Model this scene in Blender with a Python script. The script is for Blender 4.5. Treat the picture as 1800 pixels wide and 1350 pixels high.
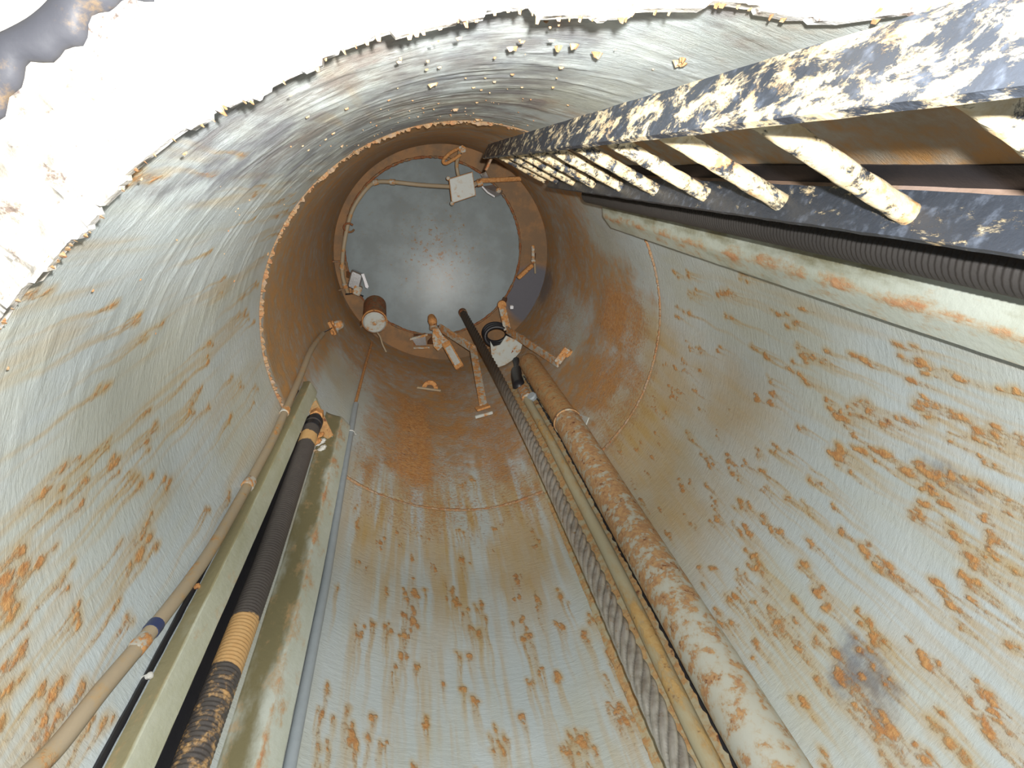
import bpy, math, random
import numpy as np
from mathutils import Vector, Matrix

random.seed(7)
rng = np.random.default_rng(11)
for o in list(bpy.data.objects):
    bpy.data.objects.remove(o)
SC = bpy.context.scene
COL = SC.collection

# ------------------------------------------------------------------ camera, light, exposure
# World: the shaft axis is +Z through the origin, the camera stands below the mouth and looks up.
R = 0.9                     # inner radius of the shaft
CAM = Vector((-0.25938, -0.71055, 1.59))
AX = Vector((0.98639392, -0.05540004, -0.15478328))     # image right
DN = Vector((0.0, 0.94150991, -0.3369853))              # image down
FW = Vector((0.16439899, 0.33240025, 0.92869965))       # view direction
cam = bpy.data.cameras.new('camera')
cam.sensor_width = 36.0
cam.lens = 36.0 * 1050 / 1800
cam.clip_start = 0.01
cam_o = bpy.data.objects.new('camera', cam)
COL.objects.link(cam_o)
cam_o.matrix_world = Matrix(((AX.x, -DN.x, -FW.x, CAM.x), (AX.y, -DN.y, -FW.y, CAM.y),
                             (AX.z, -DN.z, -FW.z, CAM.z), (0, 0, 0, 1)))
SC.camera = cam_o

world = bpy.data.worlds.new('world')
SC.world = world
world.use_nodes = True
world.node_tree.nodes['Background'].inputs[0].default_value = (0.75, 0.82, 0.9, 1)
world.node_tree.nodes['Background'].inputs[1].default_value = 0.35

flash = bpy.data.lights.new('camera_flash', 'POINT')
flash.energy = 132.0
flash.color = (1.0, 0.985, 0.96)
flash.shadow_soft_size = 0.010
flash_o = bpy.data.objects.new('camera_flash', flash)
COL.objects.link(flash_o)
flash_o.location = CAM + Vector((0.035, -0.064, 0.02))

# added fill spot beside the flash, lifting the dim far end of the shaft
fill = bpy.data.lights.new('fill_spot', 'SPOT')
fill.energy = 400.0
fill.color = (1.0, 0.96, 0.90)
fill.spot_size = math.radians(62)
fill.spot_blend = 1.0
fill.shadow_soft_size = 0.012
fill_o = bpy.data.objects.new('fill_spot', fill)
COL.objects.link(fill_o)
fill_o.location = CAM + Vector((0.045, -0.058, 0.02))
fill_o.rotation_euler = (Vector((-0.05, 0.10, 6.6)) - fill_o.location).to_track_quat('-Z', 'Y').to_euler()

SC.view_settings.view_transform = 'Standard'
SC.view_settings.look = 'None'
SC.view_settings.gamma = 1.0
SC.view_settings.use_curve_mapping = False
SC.view_settings.exposure = 0.0
SC.cycles.max_bounces = 10
SC.cycles.diffuse_bounces = 6

# ------------------------------------------------------------------ helpers
def tag(o, label, cat, group=None):
    o['label'] = label
    o['category'] = cat
    if group:
        o['group'] = group
    return o

def empty(name, loc, label, cat, group=None):
    o = bpy.data.objects.new(name, None)
    o.empty_display_size = 0.05
    COL.objects.link(o)
    o.location = loc
    return tag(o, label, cat, group)

def cp(th, r, z):
    t = math.radians(th)
    return Vector((r * math.cos(t), r * math.sin(t), z))

class MB:
    """collects pieces of one mesh"""
    def __init__(self):
        self.v, self.f = [], []
    def add(self, vs, fs):
        b = len(self.v)
        self.v += [tuple(p) for p in vs]
        self.f += [tuple(b + i for i in q) for q in fs]
        return self
    def loft(self, rings, cap=True, close=True):
        n = len(rings[0])
        vs = [p for ring in rings for p in ring]
        fs = []
        for k in range(len(rings) - 1):
            for i in range(n if close else n - 1):
                j = (i + 1) % n
                fs.append((k * n + i, k * n + j, (k + 1) * n + j, (k + 1) * n + i))
        if cap:
            fs.append(tuple(range(n - 1, -1, -1)))
            fs.append(tuple((len(rings) - 1) * n + i for i in range(n)))
        return self.add(vs, fs)
    def tube(self, pts, rad, n=12, cap=True, wob=0.0):
        pts = [Vector(p) for p in pts]
        rings, up = [], None
        for k, p in enumerate(pts):
            a = pts[max(k - 1, 0)]
            b = pts[min(k + 1, len(pts) - 1)]
            t = (b - a).normalized()
            if up is None:
                up = Vector((0, 0, 1)) if abs(t.z) < 0.9 else Vector((1, 0, 0))
            s = t.cross(up).normalized()
            up = s.cross(t).normalized()
            rr = rad[k] if isinstance(rad, (list, tuple)) else rad
            ring = []
            for i in range(n):
                an = 2 * math.pi * i / n
                q = rr * (1 + random.uniform(-wob, wob))
                ring.append(p + s * (q * math.cos(an)) + up * (q * math.sin(an)))
            rings.append(ring)
        return self.loft(rings, cap)
    def box(self, c, ax, ay, az, bev=0.0):
        """box from centre and three half-extent vectors, edges chamfered by bev"""
        c, ax, ay, az = Vector(c), Vector(ax), Vector(ay), Vector(az)
        if bev <= 0:
            vs = [c + ax * i + ay * j + az * k for k in (-1, 1) for j in (-1, 1) for i in (-1, 1)]
            fs = [(0, 2, 3, 1), (4, 5, 7, 6), (0, 1, 5, 4), (2, 6, 7, 3), (0, 4, 6, 2), (1, 3, 7, 5)]
            return self.add(vs, fs)
        bx, by, bz = (1 - bev / a.length for a in (ax, ay, az))
        def ring(sx, sy, k):
            q = [(sx, -by * sy), (sx, by * sy), (bx * sx, sy), (-bx * sx, sy),
                 (-sx, by * sy), (-sx, -by * sy), (-bx * sx, -sy), (bx * sx, -sy)]
            return [c + ax * i + ay * j + az * k for i, j in q]
        return self.loft([ring(bx, by, -1), ring(1, 1, -bz), ring(1, 1, bz), ring(bx, by, 1)])
    def bar(self, a, b, side, w, t, bev=0.0):
        """flat bar from a to b, width w along side, thickness t"""
        a, b = Vector(a), Vector(b)
        d = (b - a)
        s = Vector(side)
        s = (s - d.normalized() * s.dot(d.normalized())).normalized()
        n = d.normalized().cross(s)
        return self.box((a + b) / 2, d / 2, s * w / 2, n * t / 2, bev)
    def lathe(self, c, axis, prof, n=24, cap=True):
        c, axis = Vector(c), Vector(axis).normalized()
        up = Vector((0, 0, 1)) if abs(axis.z) < 0.9 else Vector((1, 0, 0))
        s = axis.cross(up).normalized()
        u = s.cross(axis)
        rings = [[c + axis * h + s * (rr * math.cos(2 * math.pi * i / n)) + u * (rr * math.sin(2 * math.pi * i / n))
                  for i in range(n)] for rr, h in prof]
        return self.loft(rings, cap)
    def prism(self, poly, off):
        off = Vector(off)
        return self.loft([[Vector(p) for p in poly], [Vector(p) + off for p in poly]])
    def build(self, name, mat, parent=None, smooth=35, origin=None):
        me = bpy.data.meshes.new(name)
        vs = self.v
        if origin is not None:
            origin = Vector(origin)
            vs = [tuple(Vector(p) - origin) for p in vs]
        me.from_pydata(vs, [], self.f)
        me.validate()
        import bmesh
        bm = bmesh.new()
        bm.from_mesh(me)
        bmesh.ops.recalc_face_normals(bm, faces=bm.faces)
        bm.to_mesh(me)
        bm.free()
        if smooth:
            me.shade_smooth()
            me.set_sharp_from_angle(angle=math.radians(smooth))
        me.materials.append(mat)
        o = bpy.data.objects.new(name, me)
        COL.objects.link(o)
        if origin is not None:
            o.location = origin
        if parent is not None:
            o.parent = parent
            # vertices were written in world space: undo the parent's place
            o.matrix_parent_inverse = Matrix.Translation(parent.location).inverted()
        return o

def smooth_path(pts, n=8):
    """Catmull-Rom through the points"""
    P = [Vector(p) for p in pts]
    P = [P[0] * 2 - P[1]] + P + [P[-1] * 2 - P[-2]]
    out = []
    for k in range(1, len(P) - 2):
        p0, p1, p2, p3 = P[k - 1:k + 3]
        for i in range(n):
            t = i / n
            out.append(0.5 * ((2 * p1) + (p2 - p0) * t + (2 * p0 - 5 * p1 + 4 * p2 - p3) * t * t + (3 * p1 - p0 - 3 * p2 + p3) * t ** 3))
    out.append(P[-2])
    return out

def lin(keys, x):
    return float(np.interp(x, [k[0] for k in keys], [k[1] for k in keys]))

def wall_run(mb, prof, thkeys, zs, jag=0.0, tip=None):
    """sweep a profile (tangential offset, height off the wall) along the wall; thkeys = (z, theta)"""
    rings = []
    for k, z in enumerate(zs):
        th = math.radians(lin(thkeys, z))
        et = Vector((-math.sin(th), math.cos(th), 0))
        ei = Vector((-math.cos(th), -math.sin(th), 0))
        c = Vector((R * math.cos(th), R * math.sin(th), z))
        ring = []
        for i, (t, h) in enumerate(prof):
            w = tip(z) if tip else 1.0
            ring.append(c + et * (t + random.uniform(-jag, jag)) + ei * (0.006 + (h - 0.006) * w))
        rings.append(ring)
    mb.loft(rings)
    return mb

# ------------------------------------------------------------------ materials
class NT:
    def __init__(self, name):
        self.m = bpy.data.materials.new(name)
        self.m.use_nodes = True
        self.t = self.m.node_tree
        self.b = self.t.nodes['Principled BSDF']
        tc = self.t.nodes.new('ShaderNodeTexCoord')
        self.co = tc.outputs['Object']
    def n(self, typ, **kw):
        x = self.t.nodes.new(typ)
        for k, v in kw.items():
            setattr(x, k, v)
        return x
    def link(self, a, b):
        self.t.links.new(a, b)
    def put(self, sock, v):
        if isinstance(v, bpy.types.NodeSocket):
            self.t.links.new(v, sock)
        else:
            sock.default_value = v
    def noise(self, scale, detail=5, rough=0.6, stretch=(1, 1, 1), dist=0.0, off=(0, 0, 0), fac=True):
        mp = self.n('ShaderNodeMapping')
        mp.inputs['Scale'].default_value = stretch
        mp.inputs['Location'].default_value = off
        self.link(self.co, mp.inputs['Vector'])
        x = self.n('ShaderNodeTexNoise')
        x.inputs['Scale'].default_value = scale
        x.inputs['Detail'].default_value = detail
        x.inputs['Roughness'].default_value = rough
        x.inputs['Distortion'].default_value = dist
        self.link(mp.outputs[0], x.inputs['Vector'])
        return x.outputs['Fac']
    def vor(self, scale, stretch=(1, 1, 1)):
        mp = self.n('ShaderNodeMapping')
        mp.inputs['Scale'].default_value = stretch
        self.link(self.co, mp.inputs['Vector'])
        x = self.n('ShaderNodeTexVoronoi')
        x.inputs['Scale'].default_value = scale
        self.link(mp.outputs[0], x.inputs['Vector'])
        return x.outputs['Distance']
    def math(self, op, a, b=0.0, c=0.0, clamp=False):
        x = self.n('ShaderNodeMath', operation=op, use_clamp=clamp)
        self.put(x.inputs[0], a)
        self.put(x.inputs[1], b)
        if op in ('MULTIPLY_ADD', 'SMOOTH_MIN'):
            self.put(x.inputs[2], c)
        return x.outputs[0]
    def step(self, v, a, b):
        x = self.n('ShaderNodeMapRange', interpolation_type='SMOOTHSTEP')
        self.put(x.inputs[0], v)
        x.inputs[1].default_value = a
        x.inputs[2].default_value = b
        return x.outputs[0]
    def mix(self, f, a, b):
        x = self.n('ShaderNodeMix', data_type='RGBA')
        self.put(x.inputs[0], f)
        self.put(x.inputs[6], a if isinstance(a, bpy.types.NodeSocket) else (*a, 1))
        self.put(x.inputs[7], b if isinstance(b, bpy.types.NodeSocket) else (*b, 1))
        return x.outputs[2]
    def attr(self, name):
        return self.n('ShaderNodeAttribute', attribute_name=name).outputs['Fac']
    def bump(self, h, strength=0.3, dist=0.01, prev=None):
        x = self.n('ShaderNodeBump')
        x.inputs['Strength'].default_value = strength
        x.inputs['Distance'].default_value = dist
        self.link(h, x.inputs['Height'])
        if prev is not None:
            self.link(prev, x.inputs['Normal'])
        return x.outputs[0]
    def done(self, col, rough=0.6, metal=0.0, normal=None, spec=0.4):
        self.put(self.b.inputs['Base Color'], col if isinstance(col, bpy.types.NodeSocket) else (*col, 1))
        self.put(self.b.inputs['Roughness'], rough)
        self.put(self.b.inputs['Metallic'], metal)
        self.b.inputs['Specular IOR Level'].default_value = spec
        if normal is not None:
            self.link(normal, self.b.inputs['Normal'])
        return self.m

RUST_A, RUST_B, RUST_D = (0.42, 0.185, 0.06), (0.55, 0.29, 0.11), (0.17, 0.07, 0.035)
PAINT_A, PAINT_B = (0.505, 0.56, 0.565), (0.43, 0.475, 0.455)

def rusty(name, paint_a, paint_b, amount=0.5, ra=RUST_A, rb=RUST_B, scale=9, rough=0.55, bump=0.35, grime_shade=None, stretch=(1, 1, 1), zrust=0.0):
    """worn paint with rust breaking through; amount = share of rust"""
    k = NT(name)
    base = k.mix(k.noise(4, 4), paint_a, paint_b)
    if grime_shade:
        base = k.mix(k.step(k.noise(5, 6, 0.65, (1, 1, 0.5), off=(3, 1, 7)), 0.5, 0.7), base, grime_shade)
    n1 = k.noise(scale, 8, 0.68, stretch)
    if zrust:
        sep = k.n('ShaderNodeSeparateXYZ')
        k.link(k.co, sep.inputs[0])
        n1 = k.math('MULTIPLY_ADD', k.step(sep.outputs['Z'], 2.55, 3.7), zrust, n1)
    t = 0.72 - 0.42 * amount
    stain = k.step(n1, t - 0.12, t + 0.05)
    m = k.step(n1, t - 0.02, t + 0.05)
    fine = k.noise(60, 4)
    col = k.mix(k.math('MULTIPLY', stain, 0.55), base, (0.40, 0.25, 0.09))
    rc = k.mix(k.step(fine, 0.35, 0.65), ra, rb)
    rc = k.mix(k.step(k.noise(33, 4, off=(9, 2, 4)), 0.58, 0.7), rc, RUST_D)
    col = k.mix(m, col, rc)
    h = k.math('MULTIPLY_ADD', fine, k.math('MULTIPLY_ADD', m, 0.8, 0.2), k.math('MULTIPLY', m, 0.4))
    return k.done(col, k.math('MULTIPLY_ADD', m, 0.35, rough), 0.0, k.bump(h, bump, 0.006))

def plain(name, col, rough=0.5, metal=0.0, vary=0.25):
    k = NT(name)
    d = tuple(c * (1 - vary) for c in col)
    return k.done(k.mix(k.noise(25, 5), col, d), rough, metal, k.bump(k.noise(70, 3), 0.15, 0.004))

# the shaft wall: paint with measured stains and some painted shade (three masks carried by the mesh)
def wall_material():
    k = NT('worn_shaft_paint')
    rust, ochre, film_shade, grime_shade = (k.attr(a) for a in ('rust', 'ochre', 'film_shade', 'grime_shade'))
    n_big = k.noise(3.0, 4)
    n_mid = k.noise(14, 6, 0.65)
    n_fine = k.noise(55, 5, 0.65)
    n_drip = k.noise(16, 5, 0.6, (1, 1, 0.12))
    n_brush = k.noise(20, 7, 0.72, (1, 1, 4.5), 0.7)
    col = k.mix(k.step(n_big, 0.35, 0.65), PAINT_A, (0.46, 0.52, 0.53))
    col = k.mix(k.math('MULTIPLY', k.step(n_drip, 0.45, 0.75), 0.30), col, (0.46, 0.46, 0.35))
    col = k.mix(k.math('MULTIPLY', k.step(k.noise(2.2, 5, 0.6, (1, 1, 0.5), off=(4, 4, 4)), 0.42, 0.66), 0.55), col, (0.44, 0.44, 0.34))
    # ochre wash
    of = k.math('MULTIPLY', ochre, k.math('MULTIPLY_ADD', n_drip, 1.4, 0.2), clamp=True)
    col = k.mix(of, col, k.mix(n_mid, (0.47, 0.37, 0.18), (0.46, 0.29, 0.11)))
    # brown film of the inner length, and shade painted behind the ladder
    fm = k.step(k.math('MULTIPLY_ADD', k.math('SUBTRACT', n_mid, 0.5), 0.9, film_shade), 0.15, 0.85)
    fc = k.mix(k.step(n_mid, 0.4, 0.65), (0.34, 0.215, 0.105), (0.46, 0.25, 0.09))
    col = k.mix(fm, col, fc)
    # grime, plus shade painted on the top wall
    gm = k.step(k.math('MULTIPLY_ADD', k.math('SUBTRACT', n_mid, 0.5), 1.2, grime_shade), 0.3, 0.75)
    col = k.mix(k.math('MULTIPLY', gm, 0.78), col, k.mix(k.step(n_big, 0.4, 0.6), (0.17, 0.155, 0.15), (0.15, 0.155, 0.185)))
    # rust
    rv = k.math('MULTIPLY_ADD', k.math('SUBTRACT', k.noise(75, 6, 0.7), 0.5), 1.7, rust)
    rm = k.step(rv, 0.22, 0.78)
    rc = k.mix(k.step(n_fine, 0.38, 0.64), (0.44, 0.19, 0.055), (0.58, 0.31, 0.11))
    rc = k.mix(k.step(k.noise(38, 5, off=(4, 8, 1)), 0.6, 0.72), rc, RUST_D)
    col = k.mix(k.math('MULTIPLY', rm, 0.9), col, rc)
    # relief: brush marks around the shaft, blisters, rust scale
    b1 = k.bump(n_brush, 0.42, 0.008)
    b2 = k.bump(k.noise(38, 4, 0.6, (1, 1, 2.0)), 0.25, 0.006, b1)
    b3 = k.bump(k.math('MULTIPLY', rm, n_fine), 0.6, 0.01, b2)
    rough = k.math('MULTIPLY_ADD', k.math('MAXIMUM', rm, fm), 0.3, 0.46)
    return k.done(col, rough, 0.0, b3, 0.45)

def mud_material(name, amount, paint=(0.035, 0.042, 0.055), warm=0.5):
    k = NT(name)
    n1 = k.noise(30, 10, 0.76, (1, 1, 0.5), 0.3)
    sep = k.n('ShaderNodeSeparateXYZ')
    k.link(k.co, sep.inputs[0])
    n1 = k.math('MULTIPLY_ADD', k.step(sep.outputs['Z'], 3.3, 2.3), 0.048, n1)
    t = 0.74 - 0.4 * amount
    m = k.step(n1, t - 0.03, t + 0.05)
    fine = k.noise(70, 5)
    mud = k.mix(k.step(fine, 0.35, 0.65), (0.60, 0.47, 0.27), (0.72, 0.63, 0.44))
    mud = k.mix(k.math('MULTIPLY', k.step(k.noise(22, 4, off=(5, 5, 5)), 0.55, 0.7), warm), mud, (0.50, 0.26, 0.09))
    pt = k.mix(k.step(k.noise(45, 5), 0.5, 0.75), paint, tuple(c * 3 for c in paint))
    col = k.mix(m, pt, mud)
    h = k.math('MULTIPLY_ADD', fine, 0.5, m)
    return k.done(col, k.math('MULTIPLY_ADD', m, 0.4, 0.45), 0.0, k.bump(h, 0.6, 0.006))

M = {
    'wall': wall_material(),
    'guard': rusty('pale_green_guard_paint', (0.50, 0.54, 0.47), (0.40, 0.42, 0.32), 0.12, grime_shade=(0.22, 0.19, 0.09), scale=7, stretch=(1, 1, 0.35)),
    'guard_dark': rusty('olive_stained_guard_paint', (0.42, 0.44, 0.33), (0.30, 0.30, 0.19), 0.15, grime_shade=(0.17, 0.14, 0.06), scale=7, stretch=(1, 1, 0.35)),
    'pipe': rusty('rusted_pipe_paint', (0.47, 0.50, 0.46), (0.44, 0.42, 0.33), 0.38, ra=(0.36, 0.20, 0.10), rb=(0.48, 0.30, 0.14), scale=22, zrust=0.11),
    'rust': rusty('heavy_rust', (0.30, 0.20, 0.10), (0.34, 0.25, 0.15), 0.85, scale=14),
    'tanrust': rusty('tan_rust', (0.40, 0.28, 0.14), (0.46, 0.36, 0.22), 0.62, ra=(0.38, 0.20, 0.085), rb=(0.50, 0.29, 0.12), scale=22),
    'crust': rusty('brown_rust_crust', (0.27, 0.18, 0.11), (0.36, 0.27, 0.18), 0.5, ra=(0.24, 0.11, 0.05), rb=(0.38, 0.20, 0.09), scale=40),
    'seamrust': rusty('brown_seam_rust', (0.20, 0.135, 0.09), (0.27, 0.19, 0.13), 0.5, ra=(0.24, 0.11, 0.05), rb=(0.34, 0.175, 0.08), scale=30),
    'bracket': rusty('rusted_grey_bracket', (0.46, 0.48, 0.46), (0.36, 0.36, 0.31), 0.55, scale=24),
    'plateh': rusty('pale_bracket_plate', (0.48, 0.52, 0.50), (0.40, 0.42, 0.39), 0.32, scale=16),
    'strip': rusty('rusted_backing_bar', (0.44, 0.43, 0.32), (0.42, 0.36, 0.22), 0.55, ra=(0.40, 0.22, 0.09), rb=(0.50, 0.33, 0.15), scale=16),
    'smallpipe': rusty('ochre_stained_pipe', (0.42, 0.43, 0.33), (0.45, 0.38, 0.22), 0.40, ra=(0.48, 0.30, 0.11), rb=(0.52, 0.36, 0.15), scale=7, rough=0.45, stretch=(1, 1, 0.4)),
    'cable': rusty('tan_weathered_cable', (0.36, 0.30, 0.21), (0.30, 0.24, 0.16), 0.28, scale=14),
    'conduit': plain('grey_plastic_conduit', (0.36, 0.41, 0.44), 0.4),
    'mud': mud_material('mud_splashed_black_paint', 0.48),
    'mudrung': mud_material('mud_caked_rungs', 0.71, warm=0.9),
    'mudlow': mud_material('black_paint_thin_mud', 0.26),
    'box': rusty('junction_box_paint', (0.50, 0.54, 0.54), (0.46, 0.49, 0.46), 0.22, scale=20),
    'steel': plain('bright_zinc_steel', (0.62, 0.64, 0.66), 0.25, 0.9),
    'white': plain('white_plastic', (0.85, 0.87, 0.92), 0.4),
    'black': plain('black_rubber_and_gaps', (0.022, 0.022, 0.026), 0.42),
    'blue': plain('dark_blue_tape', (0.04, 0.055, 0.13), 0.4),
    'wire': plain('pale_tie_wire', (0.62, 0.62, 0.58), 0.4),
    'darkrust': rusty('dark_rust', (0.14, 0.09, 0.06), (0.10, 0.06, 0.045), 0.6, ra=(0.20, 0.075, 0.03), rb=(0.30, 0.12, 0.05), scale=20),
    'dark_ring': rusty('dark_mottled_ring', (0.055, 0.06, 0.07), (0.085, 0.085, 0.10), 0.12, ra=(0.09, 0.06, 0.05), rb=(0.12, 0.08, 0.06), scale=18),
}

def ceiling_material():
    k = NT('blistered_white_paint')
    n1 = k.noise(16, 8, 0.7)
    col = k.mix(k.step(k.noise(5, 5), 0.4, 0.65), (0.56, 0.56, 0.55), (0.42, 0.39, 0.33))
    n1 = k.math('MULTIPLY_ADD', k.math('SUBTRACT', k.noise(60, 6, 0.7), 0.5), 0.9, n1)
    m = k.step(n1, 0.58, 0.74)
    col = k.mix(m, col, k.mix(k.noise(60, 3), (0.25, 0.16, 0.08), (0.11, 0.10, 0.11)))
    v = k.step(k.vor(26), 0.0, 0.45)
    h = k.math('MULTIPLY_ADD', k.noise(45, 6), 0.6, v)
    return k.done(col, 0.7, 0, k.bump(h, 0.8, 0.008))

def dome_material():
    k = NT('blue_grey_dome_paint')
    col = k.mix(k.step(k.noise(5, 5), 0.35, 0.65), (0.25, 0.30, 0.32), (0.205, 0.24, 0.25))
    geo = k.n('ShaderNodeVectorMath', operation='DISTANCE')
    k.link(k.co, geo.inputs[0])
    geo.inputs[1].default_value = (0.03, 0.05, 0.2)
    near = k.step(geo.outputs['Value'], 0.62, 0.05)
    n = k.noise(28, 8, 0.72)
    m = k.step(k.math('MULTIPLY_ADD', near, 0.15, n), 0.69, 0.75)
    col = k.mix(k.math('MULTIPLY', k.step(k.math('MULTIPLY_ADD', near, 0.1, n), 0.56, 0.72), 0.4), col, (0.24, 0.19, 0.09))
    col = k.mix(m, col, (0.24, 0.12, 0.045))
    return k.done(col, 0.385, 0, k.bump(k.noise(40, 4), 0.06, 0.004), 0.5)

def rope_material():
    k = NT('worn_steel_rope')
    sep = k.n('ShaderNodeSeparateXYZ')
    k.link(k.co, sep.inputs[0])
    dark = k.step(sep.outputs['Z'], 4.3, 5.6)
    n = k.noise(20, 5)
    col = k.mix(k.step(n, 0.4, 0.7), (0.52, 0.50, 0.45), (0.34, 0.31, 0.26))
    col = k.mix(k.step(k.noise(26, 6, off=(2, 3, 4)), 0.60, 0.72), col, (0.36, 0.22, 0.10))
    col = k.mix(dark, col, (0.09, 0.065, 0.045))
    col = k.mix(k.math('MULTIPLY', k.attr('groove'), 0.6), col, (0.06, 0.05, 0.04))
    fine = k.noise(90, 3, 0.5, (1, 1, 0.2))
    return k.done(col, k.math('MULTIPLY_ADD', dark, 0.3, 0.22), 0.55, k.bump(fine, 0.15, 0.003))

def hose_material(bands):
    k = NT('corrugated_hose')
    sep = k.n('ShaderNodeSeparateXYZ')
    k.link(k.co, sep.inputs[0])
    z = sep.outputs['Z']
    n = k.noise(30, 6, 0.7)
    col = k.mix(n, *((0.05, 0.045, 0.043), (0.085, 0.075, 0.068)) if bands else ((0.028, 0.026, 0.025), (0.045, 0.041, 0.038)))  # bandless right hose: darker colours paint in the shade under the ladder
    tot = None
    for a, b, s in bands:
        zz = k.math('MULTIPLY_ADD', k.math('SUBTRACT', k.noise(12, 3, off=(1, 2, 3)), 0.5), 0.06, z)
        f = k.math('MULTIPLY', k.math('MULTIPLY', k.step(zz, a - 0.02, a + 0.02), k.step(zz, b + 0.02, b - 0.02)), s)
        tot = f if tot is None else k.math('MAXIMUM', tot, f)
    if tot is not None:
        m = k.step(k.math('MULTIPLY_ADD', k.math('SUBTRACT', n, 0.5), 1.1, tot), 0.42, 0.62)
        col = k.mix(m, col, k.mix(k.noise(70, 4), (0.42, 0.23, 0.085), (0.50, 0.34, 0.16)))
    return k.done(col, 0.45, 0, k.bump(n, 0.3, 0.004))

M['ceiling'] = ceiling_material()
M['dome'] = dome_material()
M['rope'] = rope_material()
M['hose_left'] = hose_material([(4.04, 4.13, 1.0), (2.80, 2.98, 0.95), (2.0, 2.80, 0.44)])
M['hose_right_shaded'] = hose_material([])

# ------------------------------------------------------------------ the setting
Z_END = 6.75
Z_SEAM = 4.21

def z_rim(th):
    """height of the shaft mouth around the circle (it dips beside the ladder)"""
    th = (th + 180) % 360 - 180
    keys = [(-180, 2.35), (-150, 2.35), (-140, 2.365), (-120, 2.368), (-93, 2.345), (-86, 2.285), (-81, 2.262), (-79, 2.22),
            (-77.5, 2.14), (-70, 1.9), (40, 1.9), (75, 2.3), (165, 2.3), (180, 2.35)]
    return np.interp(th, [k[0] for k in keys], [k[1] for k in keys])

def vnoise(u, v, seed, pu):
    """value noise, periodic in u with period pu (integer lattice)"""
    g = np.random.default_rng(seed)
    lat = g.random((pu, 512))
    iu = np.floor(u).astype(int)
    iv = np.floor(v).astype(int)
    fu, fv = u - iu, v - iv
    fu, fv = fu * fu * (3 - 2 * fu), fv * fv * (3 - 2 * fv)
    a = lat[iu % pu, iv % 512]
    b = lat[(iu + 1) % pu, iv % 512]
    c = lat[iu % pu, (iv + 1) % 512]
    d = lat[(iu + 1) % pu, (iv + 1) % 512]
    return (a * (1 - fu) + b * fu) * (1 - fv) + (c * (1 - fu) + d * fu) * fv

def fbm(TH, Z, seed, lu, lz, octv=4):
    """lu, lz = cell size in metres round the shaft and along it"""
    circ = 2 * math.pi * R
    out, amp, tot = 0, 1.0, 0
    for o in range(octv):
        pu = max(3, int(round(circ / lu * 2 ** o)))
        out = out + amp * vnoise(TH / 360.0 * pu, Z / lz * 2 ** o + 7.3 * o, seed + o, pu)
        tot += amp
        amp *= 0.55
    return out / tot

def sstep(x, a, b):
    t = np.clip((x - a) / (b - a), 0, 1)
    return t * t * (3 - 2 * t)

SPOTS = [(116.2,3.33,1),(111.8,3.32,1),(108.5,3.32,1),(106.8,3.4,2),(96.4,3.53,1),(89.6,3.51,1),(91.2,3.36,2),(118.5,2.89,2),(114.6,2.96,1),(124.0,2.81,1),(94.2,3.06,1),(89.4,4.46,1),(85.9,4.52,1),(93.3,3.81,1),(106.9,3.77,1),(100.5,3.72,1),(106.5,3.55,2),(95.9,3.52,2),(89.7,3.51,1),(79.0,3.65,1),(75.4,3.5,1),(69.6,3.46,1),(123.5,3.89,1),(116.3,3.82,1),(111.3,3.94,1),(113.7,3.54,1),(78.9,3.62,1),(75.3,3.48,1),(79.5,3.31,2),(67.3,3.25,2),(66.9,2.91,1),(75.8,3.1,1),(74.5,2.84,2),(-12.6,2.84,2),(-14.2,2.72,1),(-16.6,2.65,1),(-18.5,2.58,1),(-5.1,2.83,1),(5.7,3.18,1),(18.3,3.52,1),(16.3,3.34,1),(9.0,3.26,1),(5.8,3.0,1),(-1.5,2.93,2),(-6.8,2.77,1),(-16.3,2.52,1),(-7.7,2.64,2),(-9.2,2.58,1),(24.2,3.35,1),(26.6,3.28,1),(23.5,3.13,1),(18.3,3.11,1),(19.7,3.24,1),(9.6,2.74,1),(-0.6,2.64,1),(-1.6,2.55,1),(10.5,2.69,1),(19.6,2.89,1),(27.0,3.02,2),(30.7,3.05,1),(20.3,2.79,1),(30.2,2.89,1),(34.2,3.01,1),(39.2,3.01,1),(30.6,2.84,2),(36.6,2.84,1),(27.2,2.71,1),(18.4,2.63,1),(19.8,2.6,1),(16.4,2.49,1),(7.7,2.49,1),(3.7,2.47,1),(6.7,2.36,1),(27.7,2.62,2),(23.1,2.56,1),(31.2,2.61,1),(35.9,2.63,1),(29.1,2.46,3),(14.2,2.35,1),(22.2,2.39,2),(-0.2,2.49,2),(-4.3,2.46,1),(-29.8,3.38,1),(-23.2,3.54,2),(-13.0,3.89,1),(-22.7,3.14,1),(-17.4,3.09,1),(-24.5,2.66,1),(-169.7,2.69,1),(-170.8,2.62,1),(177.4,2.98,1),(172.7,3.1,1),(171.4,2.95,1),(168.7,2.89,2),(177.0,2.63,1),(-178.5,2.5,3),(-178.4,2.59,1),(171.6,2.63,1),(174.6,2.48,1),(166.4,2.47,2),(173.0,2.45,1),(159.1,2.56,1),(-173.6,3.51,1),(-178.6,3.36,1),(77.5,2.83,1),(90.0,2.89,2),(118.1,2.88,1),(65.5,2.87,2),(-11.9,3.11,1),(-2.1,3.34,1),(-8.5,2.95,1),(11.2,3.95,1),(3.4,3.91,1),(-4.0,3.78,1)]

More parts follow.
